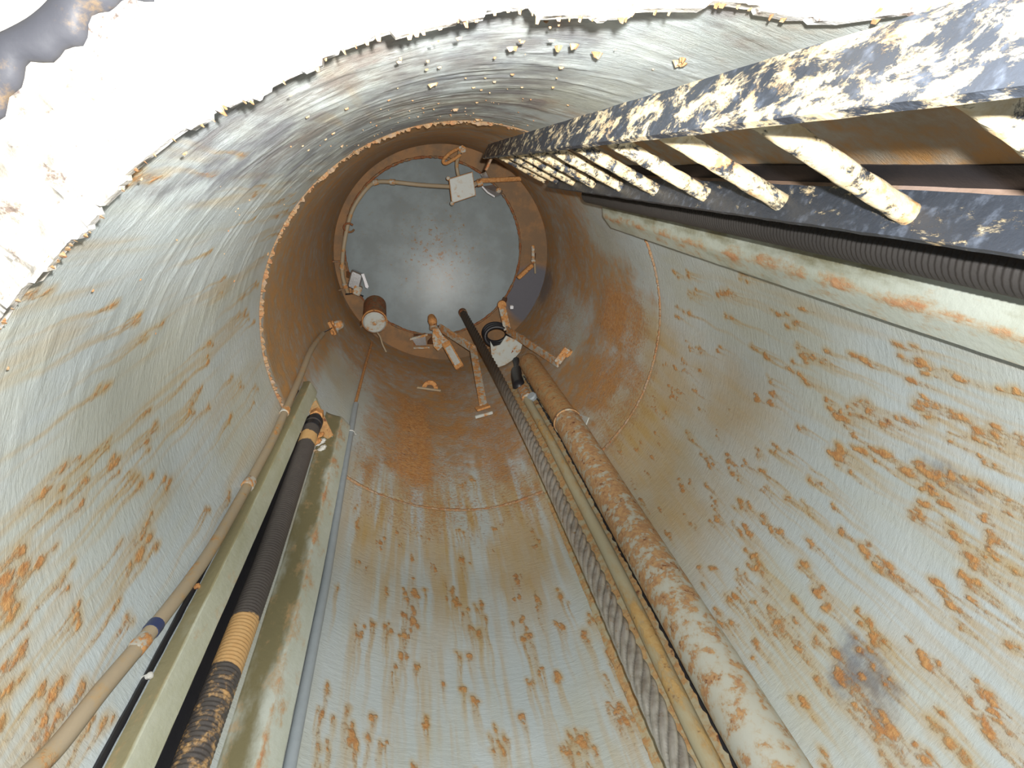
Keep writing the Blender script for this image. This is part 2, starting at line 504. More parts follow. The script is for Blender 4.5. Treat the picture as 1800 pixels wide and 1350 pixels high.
def build_shaft():
    NT_, NZ = 1040, 400
    th = np.linspace(-180, 180, NT_, endpoint=False)
    v = np.linspace(0, 1, NZ)
    zr = z_rim(th)
    TH = np.repeat(th[:, None], NZ, 1)
    Z = zr[:, None] + v[None, :] * (Z_END - zr[:, None])
    def dth(a):
        return (TH - a + 180) % 360 - 180
    def band(a, b, soft=6.0):
        """1 for theta between a and b (degrees, a<b)"""
        mid, half = (a + b) / 2, (b - a) / 2
        return 1 - sstep(np.abs(dth(mid)), half - soft, half + soft)
    def zband(a, b, soft=0.15):
        return sstep(Z, a - soft, a + soft) * (1 - sstep(Z, b - soft, b + soft))
    n_wide = fbm(TH, Z, 3, 0.5, 0.7)
    n_mid = fbm(TH, Z, 21, 0.12, 0.2)
    n_str = fbm(TH, Z, 41, 0.035, 0.6)
    n_grit = fbm(TH, Z, 55, 0.02, 0.03, 2)
    rust = np.zeros_like(TH)
    ochre = np.zeros_like(TH)
    film_shade = np.zeros_like(TH)
    grime_shade = np.zeros_like(TH)
    # single rust pocks with runs below them
    seeds = [(a, b, c, None) for a, b, c in SPOTS]
    for _ in range(170):
        seeds.append((random.uniform(-28, 40), random.uniform(2.2, 4.1), random.uniform(0.35, 0.8), None))
    for _ in range(70):
        seeds.append((random.uniform(64, 126), random.uniform(2.5, 4.1), random.uniform(0.35, 0.8), None))
    for _ in range(70):
        seeds.append((random.uniform(158, 235), random.uniform(2.4, 4.2), random.uniform(0.3, 0.7), 2.0))
    more = []
    for a, z0, s, kk in seeds:
        for _ in range(int(1 + s * 2.2)):
            more.append((a + random.gauss(0, 0.55 * s + 0.2), z0 + random.gauss(0, 0.018 * s + 0.006), s * random.uniform(0.25, 0.6), kk))
    for a, z0, s, kk in seeds + more:
        rad = 0.0078 * (0.6 + 0.55 * s)
        L = random.uniform(0.09, 0.30) * (0.7 + 0.4 * s) * (kk or 1.0)
        if kk is None and random.random() < 0.25:
            L *= 2
        du_max = rad * 3
        i0 = np.nonzero(np.abs((th - a + 180) % 360 - 180) * math.pi / 180 * R < du_max)[0]
        if len(i0) == 0:
            continue
        sub = np.ix_(i0, np.arange(NZ))
        du = ((TH[sub] - a + 180) % 360 - 180) * math.pi / 180 * R
        dz = Z[sub] - z0
        asp = random.uniform(1.0, 2.2)
        d = np.sqrt((du / rad) ** 2 + ((dz + rad * 0.4 * asp) / (rad * asp)) ** 2) + (n_mid[sub] - 0.5) * 1.1 + (n_grit[sub] - 0.5) * 1.6
        rust[sub] = np.maximum(rust[sub], (1 - sstep(d, 0.2, 1.5)) * (0.85 if kk is None else 0.7))
        tail = (1 - sstep(np.abs(du + 0.004 * np.sin(dz * 30 + a)), rad * 0.25, rad * 1.05)) * sstep(-dz, -0.004, 0.01) * np.clip(1 + dz / L, 0, 1)
        ochre[sub] = np.maximum(ochre[sub], np.maximum(tail * 0.85, (1 - sstep(d, 0.6, 2.8)) * 0.8))
        rust[sub] = np.maximum(rust[sub], tail * np.clip(1 + dz / (L * 0.5), 0, 1) * 0.52)
    # washes
    ochre = np.maximum(ochre, band(70, 122) * zband(3.35, 4.4, 0.3) * sstep(n_str, 0.38, 0.66) * 0.85)
    ochre = np.maximum(ochre, band(8, 42) * zband(3.2, 4.6, 0.35) * sstep(n_wide, 0.3, 0.7) * 0.8)
    ochre = np.maximum(ochre, band(-30, 36) * zband(2.1, 3.6, 0.3) * sstep(n_str, 0.52, 0.82) * 0.5)
    ochre = np.maximum(ochre, band(62, 128) * zband(2.3, 3.5, 0.3) * sstep(n_str, 0.54, 0.8) * 0.55)
    ochre = np.maximum(ochre, band(156, 250) * zband(2.3, 4.2, 0.2) * sstep(n_str, 0.52, 0.8) * 0.48)
    ochre = np.maximum(ochre, band(120, 160) * zband(3.6, 5.6, 0.4) * sstep(n_wide, 0.35, 0.7) * 0.7)
    ochre = np.maximum(ochre, band(-8, 45, 10) * zband(3.25, 4.5, 0.4) * sstep(n_wide, 0.18, 0.6) * 0.95)
    ochre = np.maximum(ochre, band(60, 128, 8) * zband(3.6, 4.5, 0.3) * sstep(n_str, 0.30, 0.6) * 0.9)
    # brown film past the seam, with painted shade on the upper wall
    f0 = sstep(Z + (n_mid - 0.5) * 0.8 + (n_str - 0.5) * 0.5, 3.95, 4.75)
    left = band(150, 292, 14)
    film_shade = f0 * (0.46 + 0.40 * n_wide)
    film_shade = np.maximum(film_shade, left * sstep(Z, Z_SEAM - 0.03, Z_SEAM + 0.10) * (0.62 + 0.25 * n_wide))
    film_shade *= 1 - 0.85 * band(127, 150, 5) * zband(4.45, 5.65, 0.2)
    film_shade *= 1 - 0.55 * band(6, 30, 6) * zband(5.25, 6.0, 0.15)
    film_shade *= 1 - 0.45 * band(78, 98, 4) * zband(4.25, 5.0, 0.2) * sstep(n_mid, 0.35, 0.6)
    film_shade *= 1 - 0.75 * band(-40, -20, 5) * zband(4.1, 5.2, 0.3)
    film_shade = np.maximum(film_shade, sstep(Z, 5.7, 6.4) * (0.60 + 0.25 * n_wide))
    film_shade = np.maximum(film_shade, band(-145, -62, 10) * zband(2.2, 4.3, 0.2) * sstep(n_wide, 0.40, 0.72) * 0.48)  # brown tinge, partly painting the dim grazing light on the top wall
    film_shade = np.maximum(film_shade, band(-74, -53, 3) * zband(1.8, 4.3, 0.2) * (0.50 + 0.3 * n_wide))  # brown painted in for the shadow behind the ladder
    grime_shade = np.maximum(grime_shade, band(-140, -78, 16) * zband(2.2, 4.2, 0.2) * (0.34 + 0.42 * n_mid))  # dark tone painting in the dim grazing light on the top wall
    # heavy rust fields
    rust = np.maximum(rust, band(98, 115, 5) * zband(4.35, 5.75, 0.25) * (0.42 + 0.55 * n_mid))
    rust = np.maximum(rust, band(-10, 12, 6) * zband(4.35, 5.15, 0.2) * (0.40 + 0.55 * n_mid))
    rust = np.maximum(rust, band(8, 42, 8) * zband(4.1, 5.0, 0.3) * (0.16 + 0.55 * n_mid))
    rust = np.maximum(rust, band(-25, 145, 10) * zband(5.3, 6.6, 0.3) * (0.08 + 0.52 * n_mid))
    rust = np.maximum(rust, band(60, 130, 10) * zband(3.95, 5.9, 0.3) * (0.10 + 0.55 * n_mid))
    # along the seam
    rust = np.maximum(rust, np.exp(-((Z - Z_SEAM) / 0.022) ** 2) * (0.25 + 0.75 * fbm(TH, Z, 77, 0.06, 0.3)) * (0.55 + 0.45 * band(60, 240, 20)))
    # bare dark patches
    grime_shade = np.maximum(grime_shade, np.exp(-(dth(26) / 7) ** 2 - ((Z - 2.56) / 0.15) ** 2) * 0.62)
    grime_shade = np.maximum(grime_shade, np.exp(-(dth(-9) / 4) ** 2 - ((Z - 2.6) / 0.12) ** 2) * 0.55)
    grime_shade = np.maximum(grime_shade, np.exp(-(dth(13) / 12) ** 2 - ((Z - 6.6) / 0.22) ** 2) * 0.9)
    grime_shade = np.maximum(grime_shade, np.exp(-(dth(-112) / 16) ** 2 - ((Z - 4.05) / 0.22) ** 2) * 0.75)
    # geometry: slightly dented plate
    rr = R + (fbm(TH, Z, 91, 0.45, 0.5, 3) - 0.5) * 0.012
    rr = rr + 0.017 * band(-152, -84, 8) * (1 - sstep(Z, 2.42, 2.85))
    top = band(-165, -62, 14) * (1 - sstep(Z, 3.9, 4.3))
    rr = rr - top * sstep(fbm(TH, Z, 61, 0.14, 0.028, 3), 0.5, 0.75) * 0.0022
    seam_p = np.abs(Z - Z_SEAM)
    rr = rr + 0.004 * (1 - sstep(seam_p, 0.0, 0.02))
    T = np.radians(TH)
    co = np.stack([rr * np.cos(T), rr * np.sin(T), Z], -1).reshape(-1, 3)
    i = np.arange(NT_)[:, None]
    j = np.arange(NZ - 1)[None, :]
    a = i * NZ + j
    b = ((i + 1) % NT_) * NZ + j
    quads = np.stack([a + 0 * b, a + 1, b + 1, b], -1).reshape(-1, 4)
    me = bpy.data.meshes.new('wall_shaft')
    me.vertices.add(len(co))
    me.vertices.foreach_set('co', co.ravel())
    me.loops.add(quads.size)
    me.loops.foreach_set('vertex_index', quads.ravel())
    me.polygons.add(len(quads))
    me.polygons.foreach_set('loop_start', np.arange(0, quads.size, 4))
    me.update(calc_edges=True)
    me.shade_smooth()
    for nm, arr in (('rust', rust), ('ochre', ochre), ('film_shade', film_shade), ('grime_shade', grime_shade)):
        at = me.attributes.new(nm, 'FLOAT', 'POINT')
        at.data.foreach_set('value', np.clip(arr, 0, 1).astype(np.float32).ravel())
    me.materials.append(M['wall'])
    o = bpy.data.objects.new('wall_shaft', me)
    COL.objects.link(o)
    o['kind'] = 'structure'
    return o

build_shaft()

# weld seam: a broken, scaly bead round the shaft
def weld_ring(name, z, r, w, h, gap=0.0, seed=1, hue='rust'):
    g = random.Random(seed)
    rings, n = [], 900
    amp = [g.random() for _ in range(n)]
    for k in range(n):
        th = 360.0 * k / n
        q = amp[k] * 0.6 + amp[(k + 1) % n] * 0.4
        side = 1.0 if 140 < th < 275 else 0.22
        hh = h * (0.12 + side * q * (1 if q > gap else 0.25))
        ww = w * (0.5 + 0.6 * q)
        zz = z + 0.004 * math.sin(th * 0.21) + g.uniform(-0.003, 0.003)
        rings.append([cp(th, r + 0.006, zz - ww), cp(th, r - hh, zz - ww * 0.4), cp(th, r - hh * 0.9, zz + ww * 0.4), cp(th, r + 0.006, zz + ww)])
    rings.append(rings[0])
    o = MB().loft(rings, cap=False).build(name, M[hue], smooth=20)
    o['kind'] = 'structure'
    return o

weld_ring('trim_1', Z_SEAM, R, 0.012, 0.017, 0.35, 5, 'seamrust')

# mouth plate: blistered white steel round the shaft mouth with a flaking inner edge
def mouth_plate():
    g = random.Random(3)
    n = 1600
    rows = [0, 0.0, 0.012, 0.024, 0.036, 0.048, 0.060, 0.072, 0.084, 0.096, 0.108, 0.14, 0.20, 0.35, 0.8, 1.8]
    jag, cur = [], 0.006
    for k in range(n):
        if g.random() < 0.22:
            cur = max(0.0, min(0.016, cur + g.uniform(-0.007, 0.007)))
        jag.append(cur)
    th = np.linspace(-180, 180, n, endpoint=False)
    zr = z_rim(th)
    vs, fs = [], []
    m = len(rows)
    for k in range(n):
        r0 = R - 0.003 - jag[k]
        for i, d in enumerate(rows):
            bl = g.uniform(-0.0016, 0.0016) if 0 < i < 12 else 0
            z = zr[k] + (0.014 if i == 0 else bl) - (0.004 if i == 1 else 0)
            vs.append(cp(th[k], r0 + d * (1 if i < 2 else 1) + (jag[k] if i > 2 else 0), z))
    for k in range(n):
        k2 = (k + 1) % n
        for i in range(m - 1):
            fs.append((k * m + i, k * m + i + 1, k2 * m + i + 1, k2 * m + i))
    o = MB().add(vs, fs).build('ceiling', M['ceiling'], smooth=25)
    o['kind'] = 'structure'
    # flaking rust crust along the lip
    mb = MB()
    for k in range(0, n, 2):
        t = th[k]
        if not (-158 < t < -72):
            continue
        if g.random() < 0.38:
            w = g.uniform(0.06, 0.34)
            d = g.uniform(0.001, 0.005)
            r0 = R - 0.004 - jag[k]
            z = float(zr[k]) + 0.004
            a0, a1, am = t - w, t + w, t + g.uniform(-w, w) * 0.6
            low = g.uniform(0.002, 0.008)
            pts = [cp(a0, r0 + 0.004, z), cp(a1, r0 + 0.004, z), cp(am + w * 0.4, r0 - d, z + low * 0.5), cp(am - w * 0.3, r0 - d * 0.7, z + low)]
            mb.prism(pts, cp(t, 0.004, 0) + Vector((0, 0, -0.005)))
    c = mb.build('rust_crust', M['crust'], o, smooth=0)
    c['kind'] = 'stuff'
    return o

mouth_plate()

# dark mottled ring lying against the plate
def dark_ring():
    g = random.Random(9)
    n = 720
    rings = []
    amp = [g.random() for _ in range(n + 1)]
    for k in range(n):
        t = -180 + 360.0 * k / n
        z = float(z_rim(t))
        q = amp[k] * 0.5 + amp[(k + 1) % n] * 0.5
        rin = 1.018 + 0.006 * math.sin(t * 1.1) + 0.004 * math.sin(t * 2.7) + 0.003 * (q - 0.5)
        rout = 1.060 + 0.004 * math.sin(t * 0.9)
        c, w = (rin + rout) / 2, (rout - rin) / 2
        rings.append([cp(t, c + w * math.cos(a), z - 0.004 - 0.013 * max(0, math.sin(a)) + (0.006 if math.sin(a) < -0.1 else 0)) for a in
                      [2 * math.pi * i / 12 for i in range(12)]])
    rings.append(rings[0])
    o = MB().loft(rings, cap=False).build('trim_2', M['dark_ring'], smooth=60)
    o['kind'] = 'structure'

dark_ring()

# end of the shaft: flat ring plate, then the domed cover
HC = Vector((-0.079, -0.062, Z_END))
HR = 0.735
def end_plate():
    n = 160
    outer = [cp(360 * k / n, R + 0.012, Z_END) for k in range(n)]
    inner = [HC + Vector((HR * math.cos(2 * math.pi * k / n), HR * math.sin(2 * math.pi * k / n), 0)) for k in range(n)]
    up = Vector((0, 0, 0.02))
    k = NT('stained_end_plate')
    col = k.mix(k.step(k.noise(6, 6, 0.65), 0.38, 0.62), (0.19, 0.12, 0.065), (0.29, 0.155, 0.065))
    geo = k.n('ShaderNodeVectorMath', operation='DISTANCE')
    k.link(k.co, geo.inputs[0])
    geo.inputs[1].default_value = (0.80, 0.30, Z_END)
    col = k.mix(k.step(geo.outputs['Value'], 0.30, 0.22), col, (0.115, 0.115, 0.135))
    mat = k.done(col, 0.7, 0, k.bump(k.noise(50, 5), 0.4, 0.006))
    o = MB().loft([outer, inner, [p + up for p in inner]], cap=False).build('trim_3', mat, smooth=30)
    o['kind'] = 'structure'
end_plate()

def dome():
    root = empty('hatch_cover', HC, 'blue-grey domed steel cover closing the far end of the shaft', 'hatch cover')
    Rc = 1.62
    prof = []
    for k in range(17):
        r = HR + 0.02 - (HR + 0.02) * k / 16
        prof.append((max(r, 0.0005), math.sqrt(Rc * Rc - r * r) - math.sqrt(Rc * Rc - (HR + 0.02) ** 2) + 0.045))
    mb = MB()
    mb.lathe((0, 0, 0), (0, 0, 1), [(HR + 0.02, 0.018)] + prof, 96, cap=False)
    o = mb.build('dome', M['dome'], smooth=30)
    o.parent = root
    # scaly sealing ring on the rim of the opening
    g = random.Random(4)
    rings = []
    n = 240
    for k in range(n):
        t = 2 * math.pi * k / n
        q = 0.010 + g.uniform(-0.003, 0.003)
        c = Vector((HR * math.cos(t), HR * math.sin(t), -0.004))
        e = Vector((math.cos(t), math.sin(t), 0))
        rings.append([c + e * q * math.cos(a) + Vector((0, 0, q * math.sin(a))) for a in [math.pi / 3 * i for i in range(6)]])
    rings.append(rings[0])
    s = MB().loft(rings, cap=False).build('sealing_ring', M['darkrust'], smooth=0)
    s.parent = root
    s['label'] = 'scaly dark rust ring around the rim of the cover'
dome()

# ------------------------------------------------------------------ ladder
def ladder():
    root = empty('ladder', (0.27, -0.745, 1.35), 'black wall ladder with flat stiles caked in pale mud', 'ladder')
    up_c = Vector((0.118, -0.812, 0))
    up_off = 0.005
    lo_c = Vector((0.407, -0.686, 0))
    d = (lo_c - up_c).normalized()
    side = Vector((-d.y, d.x, 0))                     # width direction of the flat bars
    for nm, c, z1, mt in (('stile', up_c, 4.87, 'mud'), ('stile', lo_c, 4.60, 'mudlow')):
        mb = MB()
        rings = []
        zs = np.linspace(1.35, z1, 90)
        for z in zs:
            w, t = (0.037, 0.006) if c is up_c else (0.033, 0.006)
            e = random.uniform(-0.0008, 0.0008)
            b = Vector((c.x, c.y, z)) + side * (up_off if c is up_c else 0)
            rings.append([b - side * (w + e) - d * t, b - side * (w + e) + d * t, b + side * (w - e) + d * t, b + side * (w - e) - d * t])
        mb.loft(rings)
        mb.build(nm, M[mt], root, smooth=25)
    for k in range(-3, 9):
        z = 2.334 + 0.3 * k
        a = up_c + Vector((0, 0, z))
        b = lo_c + Vector((0, 0, z))
        if z > 4.55:
            b = a + (b - a) * 1.0
        n = 22
        pts = [a + (b - a) * (i / n) for i in range(n + 1)]
        MB().tube(pts, 0.0165, 14, wob=0.075).build('rung', M['mudrung'], root, smooth=60)
    # top foot bracket with a bolt on the far end of the near stile
    z = 4.83
    MB().box((up_c.x + 0.012, up_c.y + 0.05, z), d * 0.006, side * 0.05, Vector((0, 0, 0.03)), 0.002).build('foot_bracket', M['darkrust'], root)
    # stand-off lugs to the wall
    for c, zz in ((lo_c, 4.52), (lo_c, 1.5), (up_c, 1.5)):
        out = Vector((c.x, c.y, 0)).normalized()
        p = Vector((c.x, c.y, zz)) - side * 0.02
        MB().bar(p, Vector((out.x * 0.905, out.y * 0.905, zz)), (0, 0, 1), 0.05, 0.010, 0.001).build('wall_lug', M['mudlow'], root)
ladder()

# ------------------------------------------------------------------ guard channels and hoses
def guard_material(name, pa, pb, stain):
    k = NT(name)
    ridge, st = k.attr('ridge'), k.attr('stain')
    n = k.noise(7, 6, 0.65, (1, 1, 0.35))
    n2 = k.noise(20, 7, 0.7, (1, 1, 0.5), off=(3, 5, 1))
    col = k.mix(k.step(n, 0.35, 0.65), pa, pb)
    sm = k.step(k.math('MULTIPLY_ADD', st, 0.42, n), 0.55, 0.85)
    col = k.mix(sm, col, stain)
    rv = k.math('MULTIPLY_ADD', ridge, 0.20, n2)
    col = k.mix(k.math('MULTIPLY', k.step(rv, 0.56, 0.74), 0.7), col, (0.44, 0.30, 0.15))
    m = k.step(rv, 0.68, 0.80)
    col = k.mix(m, col, k.mix(k.step(k.noise(60, 4), 0.35, 0.65), (0.44, 0.22, 0.11), (0.55, 0.32, 0.17)))
    return k.done(col, 0.5, 0, k.bump(k.math('MULTIPLY_ADD', m, 0.6, k.noise(50, 4)), 0.3, 0.005))

GUARD = guard_material('pale_green_guard_paint_worn', (0.50, 0.54, 0.48), (0.43, 0.46, 0.38), (0.19, 0.17, 0.09))
GUARD_O = guard_material('olive_guard_paint_worn', (0.44, 0.46, 0.37), (0.36, 0.37, 0.26), (0.27, 0.245, 0.14))

GUARD_P = guard_material('pink_brown_guard_paint_worn', (0.46, 0.34, 0.28), (0.40, 0.29, 0.22), (0.30, 0.20, 0.14))

def guard_run(name, prof, keys, z0, z1, mat, label, ridge, stain, round_tip=0.06):
    zs = list(np.linspace(z0, z1 - round_tip, 60)) + [z1 - round_tip * f for f in (0.75, 0.5, 0.3, 0.15, 0.06, 0.0)]
    def tip(z):
        q = max(0.0, (z - (z1 - round_tip)) / round_tip)
        return math.sqrt(max(0.03, 1 - q * q))
    mb = wall_run(MB(), prof, keys, zs, 0.0006, tip)
    o = mb.build(name, mat, None, smooth=22, origin=cp(lin(keys, z0), R - 0.03, z0))
    for nm, vals in (('ridge', ridge), ('stain', stain)):
        at = o.data.attributes.new(nm, 'FLOAT', 'POINT')
        at.data.foreach_set('value', np.tile(np.array(vals, dtype=np.float32), len(o.data.vertices) // len(vals)))
    return tag(o, label, 'channel')

# profiles: (tangential offset towards growing theta, height off the wall)
keysA = [(2.3, 154.2), (3.4, 153.4), (4.7, 153.4)]
guard_run('steel_channel', [(0.036, 0.010), (0.040, 0.014), (0.035, 0.052), (0.030, 0.056), (0.0, 0.057), (-0.030, 0.056), (-0.034, 0.052), (-0.036, 0.010)],
          keysA, 2.28, 4.63, GUARD_O, 'olive steel channel between the tan cable and the rust-banded hose',
          (0, 0, 0.1, 0.1, 0, 0, 0.3, 0), (1, 1, 1.0, 0.2, -0.3, -0.3, 0.3, 0.3))  # darker on the side face, paler on the front
keysB = [(2.3, 134.2), (3.4, 134.8), (4.7, 136.8)]
guard_run('steel_channel', [(0.092, 0.006), (0.090, 0.012), (0.058, 0.036), (0.032, 0.056), (0.022, 0.061), (0.012, 0.061), (-0.040, 0.056), (-0.044, 0.050), (-0.044, 0.010)],
          keysB, 2.28, 4.66, GUARD, 'pale green steel channel between the rust-banded hose and the grey conduit',
          (0.3, 0.3, 0.0, 0.5, 1, 0.7, 0, 0.4, 0.4), (0.6, 0.6, 1.0, 0.5, 0, -0.3, -0.2, 0, 0))
keysC = [(2.0, -36.2), (2.7, -36.6), (3.6, -37.4), (4.6, -38.5)]
guard_run('steel_channel', [(0.045, 0.010), (0.052, 0.046), (0.048, 0.054), (0.0, 0.0575), (-0.012, 0.058), (-0.022, 0.056), (-0.045, 0.042), (-0.105, 0.010)],
          keysC, 1.92, 4.53, GUARD, 'pale green steel channel with rusty ridge running beneath the ladder',
          (0.2, 0.2, 0.3, 0.5, 1.0, 0.8, 0, 0), (0.2, 0.2, 0.2, 0, -0.2, -0.2, 0.3, 0.8))
keysD = [(2.0, -52.0), (4.6, -52.4)]
guard_run('steel_channel', [(0.036, 0.006), (0.032, 0.055), (-0.03, 0.055), (-0.036, 0.006)],
          keysD, 1.92, 4.5, GUARD_P, 'steel channel with pink-brown edge mostly hidden behind the lower ladder stile', (1, 1, 0.5, 0), (0, 0, 0.5, 0.5))

def gap_strip(chan, keys, t0, t1, z0, z1, h=0.004):  # black strip painted in for the dark gap beside a channel
    zs = list(np.linspace(z0, z1, 60))
    o = wall_run(MB(), [(t1, 0.001), (t1, h + 0.003), (t0, h + 0.003), (t0, 0.001)], keys, zs, 0.0009).build('painted_gap', M['black'], chan, smooth=20)
    o['label'] = 'black strip painted in for a dark gap'
chans = [o for o in COL.objects if o.name.startswith('steel_channel')]
gap_strip(chans[0], keysA, 0.038, 0.052, 2.28, 4.50)
gap_strip(chans[0], keysA, -0.108, -0.034, 2.28, 4.20, 0.008)
gap_strip(chans[1], keysB, -0.052, -0.043, 2.28, 4.60)
gap_strip(chans[2], keysC, 0.043, 0.062, 1.92, 4.42)
gap_strip(chans[3], keysD, -0.082, -0.034, 1.92, 4.45)

def hose(name, keys, r, rad, z0, z1, mat, label, pitch=0.0125):
    root = empty(name, cp(lin(keys, z0), r, z0), label, 'hose')
    n = int((z1 - z0) / pitch * 4)
    pts, rads = [], []
    for k in range(n + 1):
        z = z0 + (z1 - z0) * k / n
        pts.append(cp(lin(keys, z), r, z))
        rads.append(rad * (1 + 0.035 * (1 if k % 4 in (1, 2) else -1)))
    MB().tube(pts, rads, 20).build('corrugated_sleeve', mat, root, smooth=80)
    return root
keysH = [(2.3, 146.7), (3.2, 146.5), (3.9, 147.6), (4.6, 148.6)]
hl = hose('flexible_hose', keysH, 0.845, 0.036, 2.28, 4.28, M['hose_left'], 'dark corrugated hose with orange rust bands between two channels on the left')
e0 = cp(148.0, 0.845, 4.28)
MB().tube([e0 - Vector((0, 0, 0.02)), e0 + Vector((0, 0, 0.02)), e0 + Vector((0, 0, 0.05)), e0 + Vector((0, 0, 0.075))], [0.040, 0.040, 0.030, 0.022], 20).build('end_fitting', M['black'], hl, smooth=40)
MB().tube([e0 + Vector((0, 0, -0.075)), e0 + Vector((0, 0, -0.035))], [0.0385, 0.0385], 20).build('clamp_band', M['black'], hl)
MB().tube([e0 + Vector((0, 0, 0.075)), e0 + Vector((0, 0, 0.12))], 0.033, 6).build('hex_nut', M['rust'], hl, smooth=30)
keysR = [(2.0, -47.6), (4.4, -49.0)]
hose('flexible_hose', keysR, 0.842, 0.036, 1.92, 4.42, M['hose_right_shaded'], 'black corrugated hose in the shade just below the ladder')

# hose mount at the head of the left hose
def hose_mount():
    root = empty('hose_mount', cp(146, 0.9, 4.5), 'rusty angle mount with bolts above the rust-banded hose', 'bracket')
    a = cp(150.5, 0.88, 4.55)
    b = cp(138.5, 0.88, 4.36)
    MB().bar(a, b, (0, 0, 1), 0.022, 0.05, 0.003).build('angle_bar', M['guard_dark'], root)
    MB().bar(cp(150, 0.88, 4.50), cp(140, 0.87, 4.34), (0, 0, 1), 0.008, 0.07, 0.001).build('mount_plate', M['tanrust'], root)
    for t, z in ((143.2, 4.30), (141.9, 4.26), (141.0, 4.21), (143.4, 4.22)):
        c = cp(t, 0.868, z)
        MB().lathe(c, -cp(t, 1, 0), [(0.010, -0.03), (0.010, 0.0), (0.013, 0.001), (0.013, 0.012), (0.008, 0.013), (0.008, 0.022)], 6).build('bolt', M['wire'] if t < 142 else M['rust'], root, smooth=30)
hose_mount()

# ------------------------------------------------------------------ conduit and cable
def conduit():
    keys = [(2.3, 128.9), (3.4, 129.6), (4.3, 131.4), (5.0, 132.6), (5.8, 132.2), (6.4, 131.5)]
    root = empty('conduit_pipe', cp(128.9, 0.87, 2.3), 'thin grey conduit pipe beside the pale green channel on the bottom left', 'conduit')
    pts = [cp(lin(keys, z), 0.878, z) for z in np.linspace(2.28, 5.02, 40)]
    gt = MB().tube(pts, 0.0165, 16).build('grey_tube', M['conduit'], root, smooth=60)
    pts = [cp(lin(keys, z), 0.886, z) for z in np.linspace(5.02, 6.45, 22)]
    o = MB().tube(pts, 0.0095, 10).build('rusted_tube', M['rust'], root, smooth=60)
    o['label'] = 'rusted brown upper length of the tube'
    # pale tie wire
    c = cp(lin(keys, 4.62), 0.878, 4.62)
    loop = [c + Vector((0.0205 * math.cos(a), 0.0205 * math.sin(a), 0.012 * math.sin(a * 1.0))) for a in np.linspace(0, 2 * math.pi * 1.15, 20)]
    w = MB().tube([loop[0] + Vector((-0.02, -0.012, 0.02))] + loop + [loop[-1] + Vector((0.016, -0.018, -0.03))], 0.0028, 6).build('tie_wire', M['wire'], gt, smooth=60)
    w['label'] = 'pale wire tied around the tube'
    for z in (4.36,):
        t = lin(keys, z) + 2.3
        MB().box(cp(t, 0.885, z), cp(t + 90, 0.016, 0), cp(t, 0.018, 0), Vector((0, 0, 0.03)), 0.004).build('clip', M['bracket'], root)
conduit()

def cable():
    raw = [(167.5, 2.30), (164.6, 2.42), (163.0, 2.57), (161.0, 2.74), (159.2, 2.93), (158.0, 3.12), (157.5, 3.35), (157.2, 3.60), (157.0, 3.90),
           (157.6, 4.15), (158.2, 4.38), (158.9, 4.62), (160.0, 4.90), (160.0, 5.10), (159.0, 5.4)]
    pts = smooth_path([cp(a, 0.880, z) for a, z in raw], 6)
    root = empty('armoured_cable', pts[0], 'tan armoured cable running diagonally up the left wall', 'cable')
    MB().tube(pts, 0.0165, 14).build('sheath', M['cable'], root, smooth=60)
    # blue taped joint, couplings and clips
    i = min(range(len(pts)), key=lambda k: abs(pts[k].z - 2.76))
    d = (pts[i + 1] - pts[i]).normalized()
    b = MB().tube([pts[i] - d * 0.014, pts[i] + d * 0.014], 0.0185, 14).build('taped_joint', M['blue'], root)
    b['label'] = 'dark blue tape band'
    for z, rr in ((3.52, 0.021), (4.16, 0.021), (2.70, 0.0185)):
        i = min(range(len(pts)), key=lambda k: abs(pts[k].z - z))
        d = (pts[i + 1] - pts[i]).normalized()
        MB().tube([pts[i] - d * 0.025, pts[i] - d * 0.02, pts[i] + d * 0.02, pts[i] + d * 0.025], [0.017, rr, rr, 0.017], 10, wob=0.06).build('coupling', M['bracket'], root)
    for z in (4.16, 4.86):
        i = min(range(len(pts)), key=lambda k: abs(pts[k].z - z))
        q = pts[i]
        out = Vector((q.x, q.y, 0)).normalized()
        MB().bar(q, q + out * 0.025 + Vector((0.004, 0.035, 0.01)), (0, 0, 1), 0.022, 0.006, 0.001).build('clip', M['rust'], root)
    # thin black lead going on to the small wall fitting
    tail = smooth_path([pts[-1] - Vector((0, 0, 0.02)), cp(158.2, 0.889, 5.5), cp(156.9, 0.889, 5.62), cp(155.6, 0.888, 5.75), cp(154.8, 0.888, 5.83)], 6)
    l = MB().tube(tail, 0.004, 8).build('lead_wire', M['black'], root, smooth=60)
    l['label'] = 'thin black lead'
    # screws standing out of the wall under the channel edge
cable()

def stud(t, z, label, mat):
    o = MB().lathe(cp(t, R - 0.002, z), -cp(t, 1, 0), [(0.006, -0.004), (0.006, 0.010), (0.008, 0.011), (0.007, 0.016), (0.003, 0.018)], 8).build('wall_stud', mat, smooth=30, origin=cp(t, R, z))
    return tag(o, label, 'stud')
stud(156.9, 2.69, 'white-tipped stud on the left wall beside the olive channel, lower one', M['wire'])
stud(156.6, 2.99, 'small rusty stud on the left wall beside the olive channel, above a white-tipped one', M['rust'])

# ------------------------------------------------------------------ backing bar, small pipe, big pipe, rope
keysS = [(2.2, 57.2), (2.7, 57.2), (3.4, 57.0), (4.4, 57.0), (6.0, 57.5)]
def backing():
    zs = list(np.linspace(2.2, 5.75, 150))
    mb = wall_run(MB(), [(0.105, 0.004), (0.105, 0.012), (0.035, 0.016), (-0.035, 0.016), (-0.112, 0.012), (-0.112, 0.004)], keysS, zs, 0.0028)
    o = mb.build('backing_bar', M['strip'], None, smooth=15, origin=cp(57, R - 0.01, 2.2))
    tag(o, 'flat rust-crusted bar on the wall behind the twisted rope and thin pipe', 'bar')
backing()

